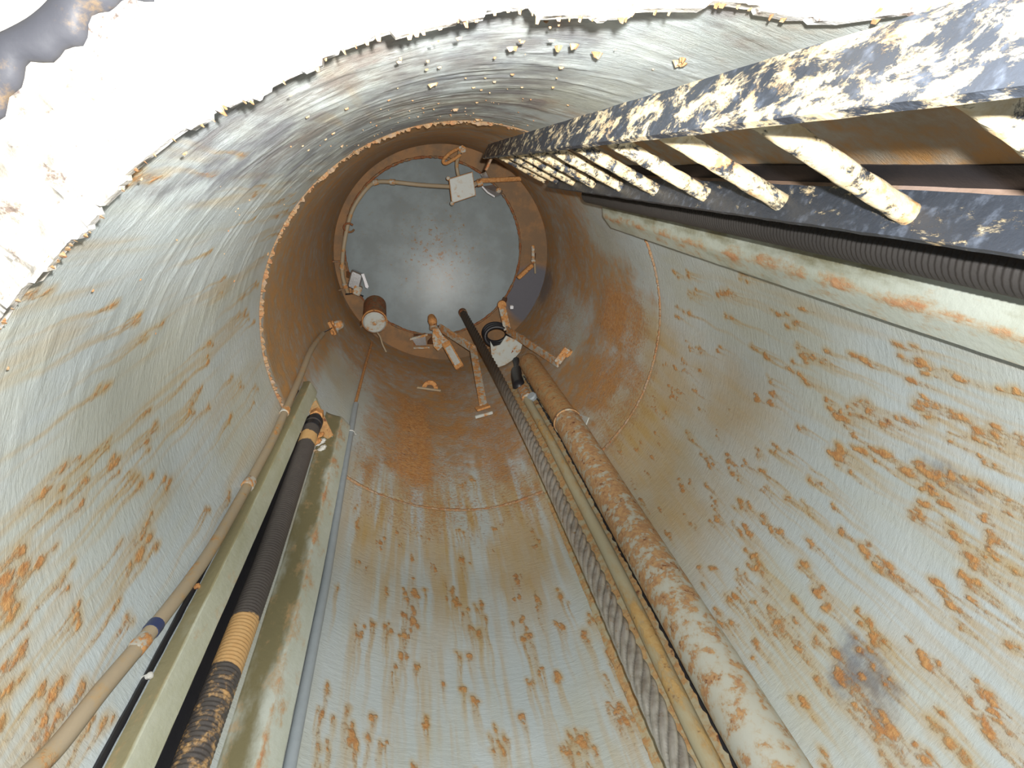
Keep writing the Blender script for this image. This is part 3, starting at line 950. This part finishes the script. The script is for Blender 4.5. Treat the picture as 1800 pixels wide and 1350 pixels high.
def small_pipe():
    root = empty('drain_pipe', cp(53.8, 0.855, 2.2), 'thin ochre-stained pipe between twisted steel rope and thick rusty pipe', 'pipe')
    pts = [cp(lin([(2.2, 54.0), (2.7, 54.3), (3.5, 53.6), (4.6, 54.0), (5.4, 55.2)], z), 0.862, z) for z in np.linspace(2.2, 5.35, 60)]
    MB().tube(pts, [0.027] * 58 + [0.027, 0.022], 18, wob=0.012).build('pipe_run', M['smallpipe'], root, smooth=60)
    # dented clamp shoe at the head
    c = cp(54.6, 0.85, 5.33)
    MB().box(c, cp(54.6, 0.022, 0), cp(144.6, 0.035, 0), Vector((0, 0, 0.10)), 0.012).build('clamp_shoe', M['bracket'], root)
    MB().lathe(cp(52.3, 0.845, 5.2), -cp(50, 1, 0.2), [(0.03, -0.02), (0.034, 0), (0.028, 0.012)], 16).build('cap_disc', M['conduit'], root)
small_pipe()

def big_pipe():
    root = empty('stand_pipe', cp(44.6, 0.85, 2.2), 'thick rusty pipe with flaking grey paint on the lower right wall', 'pipe')
    def c(z):
        return cp(lin([(2.2, 45.3), (3.0, 45.0), (4.6, 44.6), (5.8, 45.8)], z), 0.855, z)
    MB().tube([c(z) for z in np.linspace(2.2, 4.62, 70)], 0.078, 32, wob=0.006).build('lower_pipe', M['pipe'], root, smooth=60)
    MB().tube([c(4.60), c(4.605), c(4.625), c(4.63)], [0.078, 0.083, 0.083, 0.079], 32).build('collar', M['pipe'], root, smooth=40)
    zs = list(np.linspace(4.6, 5.74, 36))
    o = MB().tube([c(z) for z in zs] + [c(5.78), c(5.805), c(5.82)], [0.073] * 36 + [0.068, 0.055, 0.02], 28, wob=0.008).build('upper_pipe', M['tanrust'], root, smooth=60)
    o['label'] = 'fully rusted upper length with pock holes'
    # jagged black strip painted in for the dark gap at the pipe's left foot
    zs = list(np.linspace(2.2, 5.7, 220))
    mb = wall_run(MB(), [(0.006, 0.002), (0.004, 0.012), (-0.004, 0.012), (-0.006, 0.002)], [(z, lin([(2.2, 51.2), (3.0, 50.9), (4.6, 50.5), (5.8, 51.6)], z)) for z in zs], zs, 0.0045)
    mb.build('gap_edge', M['black'], root, smooth=0)['label'] = 'black ragged strip drawn as the dark gap along the foot of the pipe'
big_pipe()

def tie_plate():
    t, z = 38.6, 4.52
    root = empty('pipe_tab', cp(t, 0.9, z), 'small pale bent tab sticking out beside the thick rusty pipe', 'bracket')
    a = cp(t, 0.88, z)
    MB().bar(cp(40.6, 0.875, 4.60), cp(38.3, 0.865, 4.47), (0, 0, 1), 0.045, 0.006, 0.001).build('tab_plate', M['plateh'], root)
    MB().bar(cp(39.2, 0.90, 4.56), cp(39.2, 0.865, 4.56), (0, 0, 1), 0.03, 0.006, 0.001).build('tab_foot', M['rust'], root)
tie_plate()

def rope():
    key = [(2.05, 0.385, 0.600), (2.6, 0.378, 0.612), (3.2, 0.385, 0.628), (3.8, 0.383, 0.640), (4.4, 0.368, 0.634), (4.9, 0.345, 0.620), (5.5, 0.306, 0.588), (6.1, 0.254, 0.546), (6.7, 0.193, 0.492), (6.82, 0.180, 0.480)]
    P = smooth_path([(x, y, z) for z, x, y in key], 40)
    root = empty('wire_rope', P[0], 'twisted bright steel wire rope rising to the dome in the lower middle', 'rope')
    L = [0.0]
    for a, b in zip(P, P[1:]):
        L.append(L[-1] + (b - a).length)
    pitch, nst = 0.37, 6
    step = 0.0075
    total = L[-1]
    n = int(total / step)
    xs = np.linspace(0, total, n)
    pp = [Vector((float(np.interp(x, L, [p.x for p in P])), float(np.interp(x, L, [p.y for p in P])), float(np.interp(x, L, [p.z for p in P])))) for x in xs]
    rings, grv = [], []
    for k, p in enumerate(pp):
        t = (pp[min(k + 1, n - 1)] - pp[max(k - 1, 0)]).normalized()
        s = t.cross(Vector((0, 1, 0))).normalized()
        u = s.cross(t)
        tw = 2 * math.pi * xs[k] / pitch
        ring = []
        for i in range(72):
            a = 2 * math.pi * i / 72
            ph = (nst * (a + tw)) % (2 * math.pi)
            lob = abs(math.sin(ph / 2)) ** 0.55          # rounded strands with sharp grooves
            rr = 0.0240 + 0.0105 * lob
            grv.append(1.0 - min(1.0, max(0.0, (lob - 0.30) / 0.35)))
            ring.append(p + s * rr * math.cos(a) + u * rr * math.sin(a))
        rings.append(ring)
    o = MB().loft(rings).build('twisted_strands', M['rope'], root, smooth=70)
    at = o.data.attributes.new('groove', 'FLOAT', 'POINT')
    at.data.foreach_set('value', np.array(grv, dtype=np.float32))
    e = pp[-1]
    d = (pp[-1] - pp[-6]).normalized()
    MB().tube([e - d * 0.05, e + d * 0.0, e + d * 0.02], [0.038, 0.038, 0.03], 16).build('end_ferrule', M['darkrust'], root)
rope()

# ------------------------------------------------------------------ fittings under the dome
def junction_box():
    root = empty('junction_box', (0.118, -0.586, 6.4), 'square grey junction box with rusty edges hanging under the dome', 'junction box')
    q = [Vector((0.018, -0.641, 6.40)), Vector((0.189, -0.699, 6.40)), Vector((0.221, -0.535, 6.40)), Vector((0.043, -0.468, 6.40))]
    c = sum(q, Vector()) / 4
    back = [c + (p - c) * 1.04 + Vector((0.0, 0.0, 0.10)) for p in q]
    rim = [c + (p - c) * 1.04 + Vector((0, 0, 0.012)) for p in q]
    MB().loft([rim, back]).build('box_body', M['rust'], root, smooth=0)
    lid = [c + (p - c) * 0.97 for p in q]
    lidp = MB().loft([lid, [c + (p - c) * 1.0 + Vector((0, 0, 0.004)) for p in q], [c + (p - c) * 1.0 + Vector((0, 0, 0.014)) for p in q]]).build('lid', M['box'], root, smooth=0)
    for i, f in ((3, 1.02), (0, 1.10)):
        p = c + (q[i] - c) * f
        MB().lathe(p + Vector((0, 0, -0.004)), (0, 0, -1), [(0.016, -0.04), (0.016, 0.004), (0.010, 0.010)], 12).build('corner_screw', M['bracket'], lidp)
    MB().tube([Vector((0.235, -0.62, 6.46)), Vector((0.275, -0.632, 6.46))], 0.028, 12).build('cable_gland', M['bracket'], root)
    MB().bar((0.19, -0.60, 6.48), (0.30, -0.63, 6.76), (0, 1, 0), 0.05, 0.012, 0.001).build('hanger', M['darkrust'], root)
junction_box()

def box_conduits():
    pts = smooth_path([(0.055, -0.585, 6.47), (-0.194, -0.585, 6.55), (-0.411, -0.594, 6.58), (-0.540, -0.585, 6.60), (-0.617, -0.528, 6.62), (-0.715, -0.389, 6.62),
                       (-0.765, -0.25, 6.62), (-0.806, -0.06, 6.62), (-0.822, 0.12, 6.62), (-0.808, 0.211, 6.62), (-0.785, 0.30, 6.64)], 8)
    root = empty('curved_conduit', pts[0], 'rusty conduit curving from the junction box around the left rim of the dome', 'conduit')
    MB().tube(pts, 0.0165, 12, wob=0.03).build('pipe_run', M['cable'], root, smooth=60)
    for i in (16, 24, 62, 74):
        p, d = pts[i], (pts[i + 1] - pts[i]).normalized()
        MB().tube([p - d * 0.02, p + d * 0.02], 0.022, 10).build('coupling', M['bracket'], root)
    # ring-shaped clip hooked on the left length
    c = Vector((-0.775, -0.232, 6.60))
    loop = [c + Vector((0.040 * math.cos(a) + 0.02, 0.035 * math.sin(a), 0.02 * math.sin(a))) for a in np.linspace(0.4, 5.6, 14)]
    MB().tube(loop, 0.008, 8).build('ring_clip', M['darkrust'], root, smooth=60)
    for i in (60, 76):
        p = pts[i]
        out = Vector((p.x, p.y, 0)).normalized()
        MB().bar(p + Vector((0, 0, 0.0)), p + out * (0.905 - Vector((p.x, p.y, 0)).length), (0, 0, 1), 0.02, 0.01).build('wall_clip', M['darkrust'], root)
    root2 = empty('cable_loop', (0.08, -0.70, 6.45), 'rusty pipe and looped ring above the junction box', 'pipe')
    MB().tube(smooth_path([(0.092, -0.66, 6.45), (0.080, -0.70, 6.44), (0.074, -0.758, 6.45), (0.090, -0.81, 6.48), (0.10, -0.87, 6.52)], 6), 0.014, 10).build('riser', M['cable'], root2, smooth=60)
    MB().tube(smooth_path([(0.10, -0.82, 6.46), (0.05, -0.785, 6.45), (-0.01, -0.752, 6.45), (-0.028, -0.772, 6.45), (0.017, -0.823, 6.46), (0.084, -0.862, 6.48), (0.128, -0.868, 6.50)], 6), 0.013, 10).build('ring', M['rust'], root2, smooth=60)
    MB().lathe((0.115, -0.86, 6.47), (0, 0, -1), [(0.03, -0.05), (0.03, 0.0), (0.012, 0.004), (0.012, 0.02)], 6).build('nut', M['bracket'], root2)
box_conduits()

def right_lamp():
    root = empty('lamp_bracket', (0.34, -0.63, 6.6), 'rusty bar with bright metal clips right of the junction box', 'bracket')
    MB().bar((0.255, -0.640, 6.52), (0.60, -0.672, 6.60), (0, 0, 1), 0.03, 0.035, 0.004).build('support_bar', M['rust'], root)
    MB().bar((0.50, -0.668, 6.58), (0.60, -0.672, 6.74), (0, 1, 0), 0.03, 0.02, 0.002).build('support_leg', M['darkrust'], root)
    pts = [(0.268, -0.69, 6.56), (0.31, -0.71, 6.56), (0.338, -0.667, 6.57), (0.292, -0.650, 6.57)]
    MB().prism(pts, (0.01, 0, 0.03)).build('metal_clip', M['steel'], root, smooth=0)
    pts = [(0.285, -0.598, 6.56), (0.375, -0.615, 6.58), (0.452, -0.575, 6.58), (0.440, -0.545, 6.56), (0.388, -0.525, 6.55)]
    rf = MB().prism(pts, (0.012, 0.004, 0.035)).build('reflector', M['steel'], root, smooth=0)
    MB().tube([(0.285, -0.598, 6.55), (0.33, -0.555, 6.545), (0.388, -0.525, 6.545)], 0.007, 8).build('bright_rim', M['white'], rf)
    MB().lathe((0.42, -0.575, 6.555), (0.1, 0.1, -1), [(0.02, -0.02), (0.02, 0.006), (0.012, 0.01)], 10).build('bolt_head', M['bracket'], root)
    MB().bar((0.255, -0.64, 6.52), (0.215, -0.61, 6.47), (0, 0, 1), 0.03, 0.03).build('joint_block', M['bracket'], root)
right_lamp()

def left_latch():
    root = empty('metal_latch', (-0.70, 0.19, 6.55), 'dull metal latch with a white strip at the left rim of the dome', 'latch')
    MB().box((-0.715, 0.175, 6.56), (0.045, 0.02, 0), (-0.02, 0.07, 0), (0, 0, 0.035), 0.010).build('latch_body', M['steel'], root)
    MB().box((-0.700, 0.255, 6.555), (0.03, 0.012, 0), (-0.012, 0.035, 0), (0, 0, 0.04), 0.008).build('latch_block', M['bracket'], root)
    MB().bar((-0.765, 0.17, 6.60), (-0.755, 0.30, 6.60), (0, 0, 1), 0.03, 0.012).build('latch_arm', M['rust'], root)
    p = [(-0.664, 0.118, 6.51), (-0.642, 0.112, 6.51), (-0.630, 0.150, 6.51), (-0.608, 0.216, 6.51), (-0.618, 0.232, 6.51), (-0.634, 0.222, 6.51), (-0.648, 0.165, 6.51)]
    o = MB().prism(p, (0, 0, 0.012)).build('white_strip', M['white'], root, smooth=0)
    o['label'] = 'bright white strip'
    MB().bar((-0.70, 0.17, 6.58), (-0.80, 0.16, 6.74), (0, 1, 0), 0.05, 0.012).build('mounting_plate', M['darkrust'], root)
    MB().tube([(-0.80, 0.30, 6.60), (-0.72, 0.285, 6.57), (-0.655, 0.305, 6.56)], 0.006, 6).build('pin', M['black'], root)
left_latch()

def horn():
    root = empty('counterweight', (-0.553, 0.476, 6.4), 'rusty cylinder with a pale round end at the lower left of the dome', 'cylinder')
    a = Vector((-0.558, 0.480, 6.36))
    d = (Vector((-0.575, 0.410, 6.74)) - a).normalized()
    MB().lathe(a, d, [(0.094, 0.012), (0.094, 0.03), (0.094, 0.36), (0.085, 0.37)], 32).build('drum', M['darkrust'], root, smooth=40)
    ed = MB().lathe(a, d, [(0.004, -0.002), (0.078, 0.0), (0.090, 0.012), (0.090, 0.03)], 32).build('end_disc', M['plateh'], root, smooth=40)
    MB().lathe(a, d, [(0.094, 0.028), (0.101, 0.030), (0.101, 0.045), (0.094, 0.047)], 32, cap=False).build('rim_band', M['rust'], root, smooth=40)
    MB().lathe(a - d * 0.008, d, [(0.006, -0.006), (0.017, -0.002), (0.017, 0.012)], 12).build('centre_boss', M['bracket'], ed)
    MB().bar(a + d * 0.25, Vector((-0.70, 0.58, 6.66)), d, 0.10, 0.02, 0.003).build('wall_bracket', M['darkrust'], root)
    MB().tube(smooth_path([a + Vector((0.02, 0.08, 0.01)), (-0.517, 0.60, 6.38), (-0.50, 0.66, 6.38), (-0.47, 0.72, 6.36)], 4), 0.007, 8).build('hanging_rod', M['cable'], root)
horn()

def wall_fitting():
    root = empty('wall_fitting', (-0.81, 0.38, 5.85), 'small pale bolt fitting on the left wall where a thin lead ends', 'fitting')
    n = -cp(154.4, 1, 0)
    c = cp(154.4, 0.905, 5.86)
    MB().lathe(c, n, [(0.048, 0), (0.048, 0.02), (0.036, 0.026), (0.034, 0.06), (0.022, 0.075), (0.008, 0.08)], 14, ).build('dome_nut', M['bracket'], root, smooth=30)
    MB().lathe(cp(156.8, 0.905, 5.80), -cp(156.8, 1, 0), [(0.028, 0), (0.028, 0.02), (0.016, 0.024), (0.014, 0.035)], 6).build('side_bolt', M['rust'], root, smooth=30)
    MB().box(cp(155.3, 0.893, 5.78), cp(65.3, 0.05, 0), cp(155.3, 0.012, 0), Vector((0, 0, 0.03)), 0.004).build('back_plate', M['rust'], root)
    MB().lathe(cp(154.0, 0.905, 5.72), -cp(154, 1, 0), [(0.018, 0), (0.018, 0.016), (0.01, 0.02)], 6).build('lower_bolt', M['rust'], root)
wall_fitting()

def hinge_plate():
    root = empty('hinge_tab', (-0.22, 0.70, 6.6), 'small bare-metal tab with two pale edges left of the curved rusty hook', 'bracket')
    p = [(-0.268, 0.668, 6.60), (-0.150, 0.640, 6.60), (-0.140, 0.728, 6.60), (-0.228, 0.730, 6.60)]
    MB().prism(p, (0, 0, 0.012)).build('tab_plate', M['steel'], root, smooth=0)
    MB().bar((-0.285, 0.672, 6.585), (-0.130, 0.628, 6.585), (0, 0, 1), 0.02, 0.018).build('upper_edge', M['bracket'], root)
    MB().bar((-0.25, 0.748, 6.585), (-0.115, 0.742, 6.585), (0, 0, 1), 0.02, 0.014).build('lower_edge', M['bracket'], root)
    MB().box((-0.21, 0.70, 6.68), (0.04, 0, 0), (0, 0.03, 0), (0, 0, 0.075)).build('standoff', M['darkrust'], root)
hinge_plate()

def hook():
    """curved dog handle: rounded head, thick neck and a hanging flat paddle"""
    root = empty('hatch_dog', (0.0, 0.64, 6.5), 'rusty hatch dog with rounded head and pale hanging paddle below the dome', 'hatch dog')
    MB().lathe((-0.095, 0.480, 6.46), (0.1, 0.2, -1), [(0.030, -0.08), (0.038, -0.02), (0.036, 0.02), (0.022, 0.04), (0.006, 0.045)], 14).build('knob', M['rust'], root, smooth=50)
    MB().tube([(-0.095, 0.485, 6.50), (-0.085, 0.540, 6.45)], [0.028, 0.036], 12).build('knob_neck', M['bracket'], root)
    front = [(-0.092, 0.535), (-0.045, 0.530), (-0.012, 0.590), (0.030, 0.625), (0.060, 0.680), (0.025, 0.720), (-0.015, 0.690), (-0.050, 0.725), (-0.085, 0.690), (-0.098, 0.610)]
    MB().prism([(x, y, 6.42) for x, y in front], (0.005, 0.01, 0.07)).build('cam_plate', M['bracket'], root, smooth=0)
    a, b = Vector((0.012, 0.640, 6.38)), Vector((0.122, 0.800, 6.20))
    pd = MB().bar(a, b, (0.82, -0.55, 0), 0.075, 0.035, 0.006).build('paddle', M['rust'], root)
    n = (b - a).normalized().cross(Vector((0.82, -0.55, 0))).normalized()
    if n.z > 0:
        n = -n
    MB().bar(a * 0.8 + b * 0.2 + n * 0.019, a * 0.12 + b * 0.88 + n * 0.019, (0.82, -0.55, 0), 0.05, 0.006, 0.001).build('paddle_face', M['plateh'], pd)
    MB().bar((-0.05, 0.60, 6.47), (-0.10, 0.75, 6.76), (1, 0, 0), 0.06, 0.03, 0.003).build('hanger', M['darkrust'], root)
hook()

def bent_arm():
    root = empty('bent_strap', (0.22, 0.62, 6.15), 'bent rusty strap behind the wire rope with its foot on the wall', 'strap')
    MB().bar((-0.03, 0.545, 6.50), (0.232, 0.630, 6.14), (0, 1, 0.5), 0.075, 0.02, 0.003).build('upper_arm', M['bracket'], root)
    MB().bar((0.215, 0.612, 6.16), (0.226, 0.820, 5.42), (1, 0, 0), 0.055, 0.016, 0.003).build('lower_arm', M['bracket'], root)
    MB().bar((0.265, 0.812, 5.41), (0.172, 0.836, 5.39), (0, 0, 1), 0.06, 0.016, 0.002).build('foot', M['rust'], root)
    MB().bar((0.280, 0.834, 5.33), (0.160, 0.860, 5.31), (0, 0, 1), 0.016, 0.02, 0.002).build('foot_edge', M['plateh'], root)
    MB().bar((-0.03, 0.545, 6.50), (-0.02, 0.60, 6.76), (1, 0, 0), 0.05, 0.02, 0.003).build('hanger', M['darkrust'], root)
bent_arm()

def z_arm():
    root = empty('zigzag_strap', (0.5, 0.5, 6.2), 'zigzag rusty strap right of the wire rope below the dome', 'strap')
    a, b, c, d = Vector((0.462, 0.318, 6.36)), Vector((0.497, 0.485, 6.22)), Vector((0.715, 0.490, 5.38)), Vector((0.775, 0.385, 5.36))
    MB().bar(a, b, (1, -0.2, 0), 0.058, 0.02, 0.003).build('upper_arm', M['bracket'], root)
    s = Vector((0, 1, 0.35))
    MB().bar(b - (c - b).normalized() * 0.02, c + (c - b).normalized() * 0.015, s, 0.062, 0.018, 0.003).build('middle_arm', M['bracket'], root)
    MB().bar(c, d, (0.6, 0.4, 0), 0.05, 0.02, 0.003).build('foot', M['bracket'], root)
    dd = Vector((d.x, d.y, 0)).normalized()
    MB().bar((c + d) / 2 + Vector((0.02, 0, 0)), cp(math.degrees(math.atan2(dd.y, dd.x)), 0.905, 5.37), (0, 0, 1), 0.05, 0.02).build('wall_foot', M['rust'], root)
    MB().lathe((0.585, 0.50, 6.03), (-0.2, -0.5, -0.8), [(0.02, -0.01), (0.02, 0.02), (0.012, 0.024)], 10).build('rivet', M['rust'], root)
    MB().lathe(a + Vector((0.0, -0.01, -0.005)), (0, 0, -1), [(0.036, -0.02), (0.036, 0.012), (0.02, 0.02)], 14).build('pivot', M['rust'], root)
    MB().bar(a, Vector((0.55, 0.34, 6.77)), (1, 0, 0), 0.04, 0.03, 0.003).build('hanger', M['darkrust'], root)
    MB().box((0.558, 0.345, 6.45), (0.014, 0, 0), (0, 0.014, 0), (0, 0, 0.02), 0.003).build('white_tag', M['white'], root)
z_arm()

def half_plate():
    root = empty('half_round_plate', (0.46, 0.62, 6.1), 'pale half-round plate between the wire rope and the zigzag strap', 'plate')
    pts = [(0.345, 0.545), (0.372, 0.590), (0.425, 0.575), (0.470, 0.500), (0.530, 0.525), (0.606, 0.560), (0.592, 0.628), (0.545, 0.690), (0.480, 0.738), (0.400, 0.770), (0.372, 0.758)]
    MB().prism([(x, y, 6.10 + 0.02 * (x - 0.4)) for x, y in pts], (0, 0, 0.012)).build('plate', M['plateh'], root, smooth=0)
    MB().bar((0.50, 0.66, 6.11), (0.60, 0.685, 6.3), (1, -1, 0), 0.10, 0.012).build('stay', M['darkrust'], root)
half_plate()

def coil():
    root = empty('coiled_hose', (0.45, 0.62, 6.3), 'coil of black hose tucked behind the pale half-round plate', 'hose')
    for k in range(5):
        c = Vector((0.42, 0.545, 6.24 + 0.030 * k))
        ra = 0.10 - 0.008 * (k % 2)
        MB().tube([c + Vector((ra * math.cos(a), 0.8 * ra * math.sin(a), 0.006 * math.sin(2 * a))) for a in np.linspace(0, 2 * math.pi, 26)], 0.0155, 10, cap=False).build('turn', M['black'], root, smooth=60)
    MB().tube(smooth_path([(0.50, 0.60, 6.26), (0.56, 0.70, 6.10), (0.548, 0.735, 5.95), (0.525, 0.745, 5.80), (0.50, 0.74, 5.55)], 8), [0.016] * 8 + [0.03] * 9 + [0.05] * 9 + [0.05] * 6 + [0.03], 14).build('hose_tail', M['black'], root, smooth=60)
coil()

def right_latch():
    root = empty('toggle_latch', (0.72, -0.02, 6.55), 'rusty toggle latch on the right rim beside the dome', 'latch')
    MB().bar((0.735, 0.005, 6.56), (0.612, 0.118, 6.54), (0, 0, 1), 0.05, 0.034, 0.006).build('lever', M['rust'], root)
    MB().bar((0.735, -0.150, 6.60), (0.742, -0.010, 6.57), (0, 0, 1), 0.03, 0.026, 0.004).build('upper_link', M['bracket'], root)
    MB().lathe((0.738, -0.028, 6.56), (0, 0, -1), [(0.018, -0.02), (0.018, 0.016), (0.01, 0.022)], 10).build('pivot_pin', M['bracket'], root)
    MB().tube([(0.752, -0.01, 6.555), (0.758, 0.04, 6.555), (0.764, 0.075, 6.56)], 0.008, 8).build('pin', M['cable'], root)
    MB().bar((0.738, -0.03, 6.57), (0.79, -0.04, 6.76), (0, 1, 0), 0.06, 0.016).build('mounting_plate', M['darkrust'], root)
right_latch()

def eye_plate():
    root = empty('lifting_eye', cp(98.5, 0.9, 5.9), 'small lifting eye plate with a round hole on the rusty wall below the dome', 'lifting eye')
    # an arched ring and its foot, standing off the wall
    c = cp(98.3, 0.892, 5.92)
    et = cp(8.3, 1, 0)
    mb = MB()
    rings = []
    n_in = -cp(98.3, 1, 0)
    for a in np.linspace(0, math.pi, 17):
        e = et * math.cos(a) + n_in * math.sin(a) * 1.15
        up = Vector((0, 0, 0.016))
        rings.append([c + e * 0.032, c + e * 0.062, c + e * 0.062 + up, c + e * 0.032 + up])
    mb.loft(rings)
    mb.build('eye_ring', M['rust'], root, smooth=30)
    MB().bar(c - et * 0.10 + n_in * 0.004, c + et * 0.085 + n_in * 0.004, (0, 0, 1), 0.03, 0.016, 0.003).build('foot', M['cable'], root)
eye_plate()

# ------------------------------------------------------------------ rust scale clinging to the upper wall
def scale_lumps():
    g = random.Random(21)
    mb = MB()
    spots = [(-81, 2.548, 1.5), (-91.3, 2.579, 1.5), (-92.5, 2.60, 1.6), (-104.2, 2.93, 1.5), (-98.2, 3.627, 1.6), (-90.9, 4.065, 1.5), (-122, 3.64, 1.2), (-88.2, 2.624, 1.6), (-97, 2.607, 1.3), (-80.6, 2.57, 1.6)]
    for _ in range(150):
        spots.append((g.gauss(-104, 24), g.uniform(2.42, 4.35), g.uniform(0.15, 0.5)))
    for _ in range(90):
        spots.append((g.uniform(-160, -60), Z_SEAM + g.gauss(0.0, 0.05), g.uniform(0.3, 1.0)))
    for k, (t, z, s) in enumerate(spots):
        s = s * 0.7 if k < 10 else s
        if t > -66 and z < 4.9 or t < -165:
            continue
        q = 0.0062 * s
        c = cp(t, R - 0.002, z)
        ei = -cp(t, 1, 0)
        et = cp(t + 90, 1, 0)
        top, low = [], []
        n = 9
        wd = g.uniform(0.8, 2.0)
        for i in range(n):
            a = 2 * math.pi * i / n
            w = g.uniform(0.8, 1.15)
            low.append(c + et * (q * w * wd * math.cos(a)) + Vector((0, 0, q * w * math.sin(a))))
            top.append(c + et * (q * w * 0.6 * wd * math.cos(a)) + Vector((0, 0, q * w * 0.6 * math.sin(a))) + ei * q * g.uniform(0.5, 1.3))
        mb.loft([low, top])
    o = mb.build('rust_scale', M['crust'], smooth=0)
    o['kind'] = 'stuff'
    tag(o, 'scattered lumps of rust scale clinging to the upper wall and weld seam', 'rust scale')
scale_lumps()
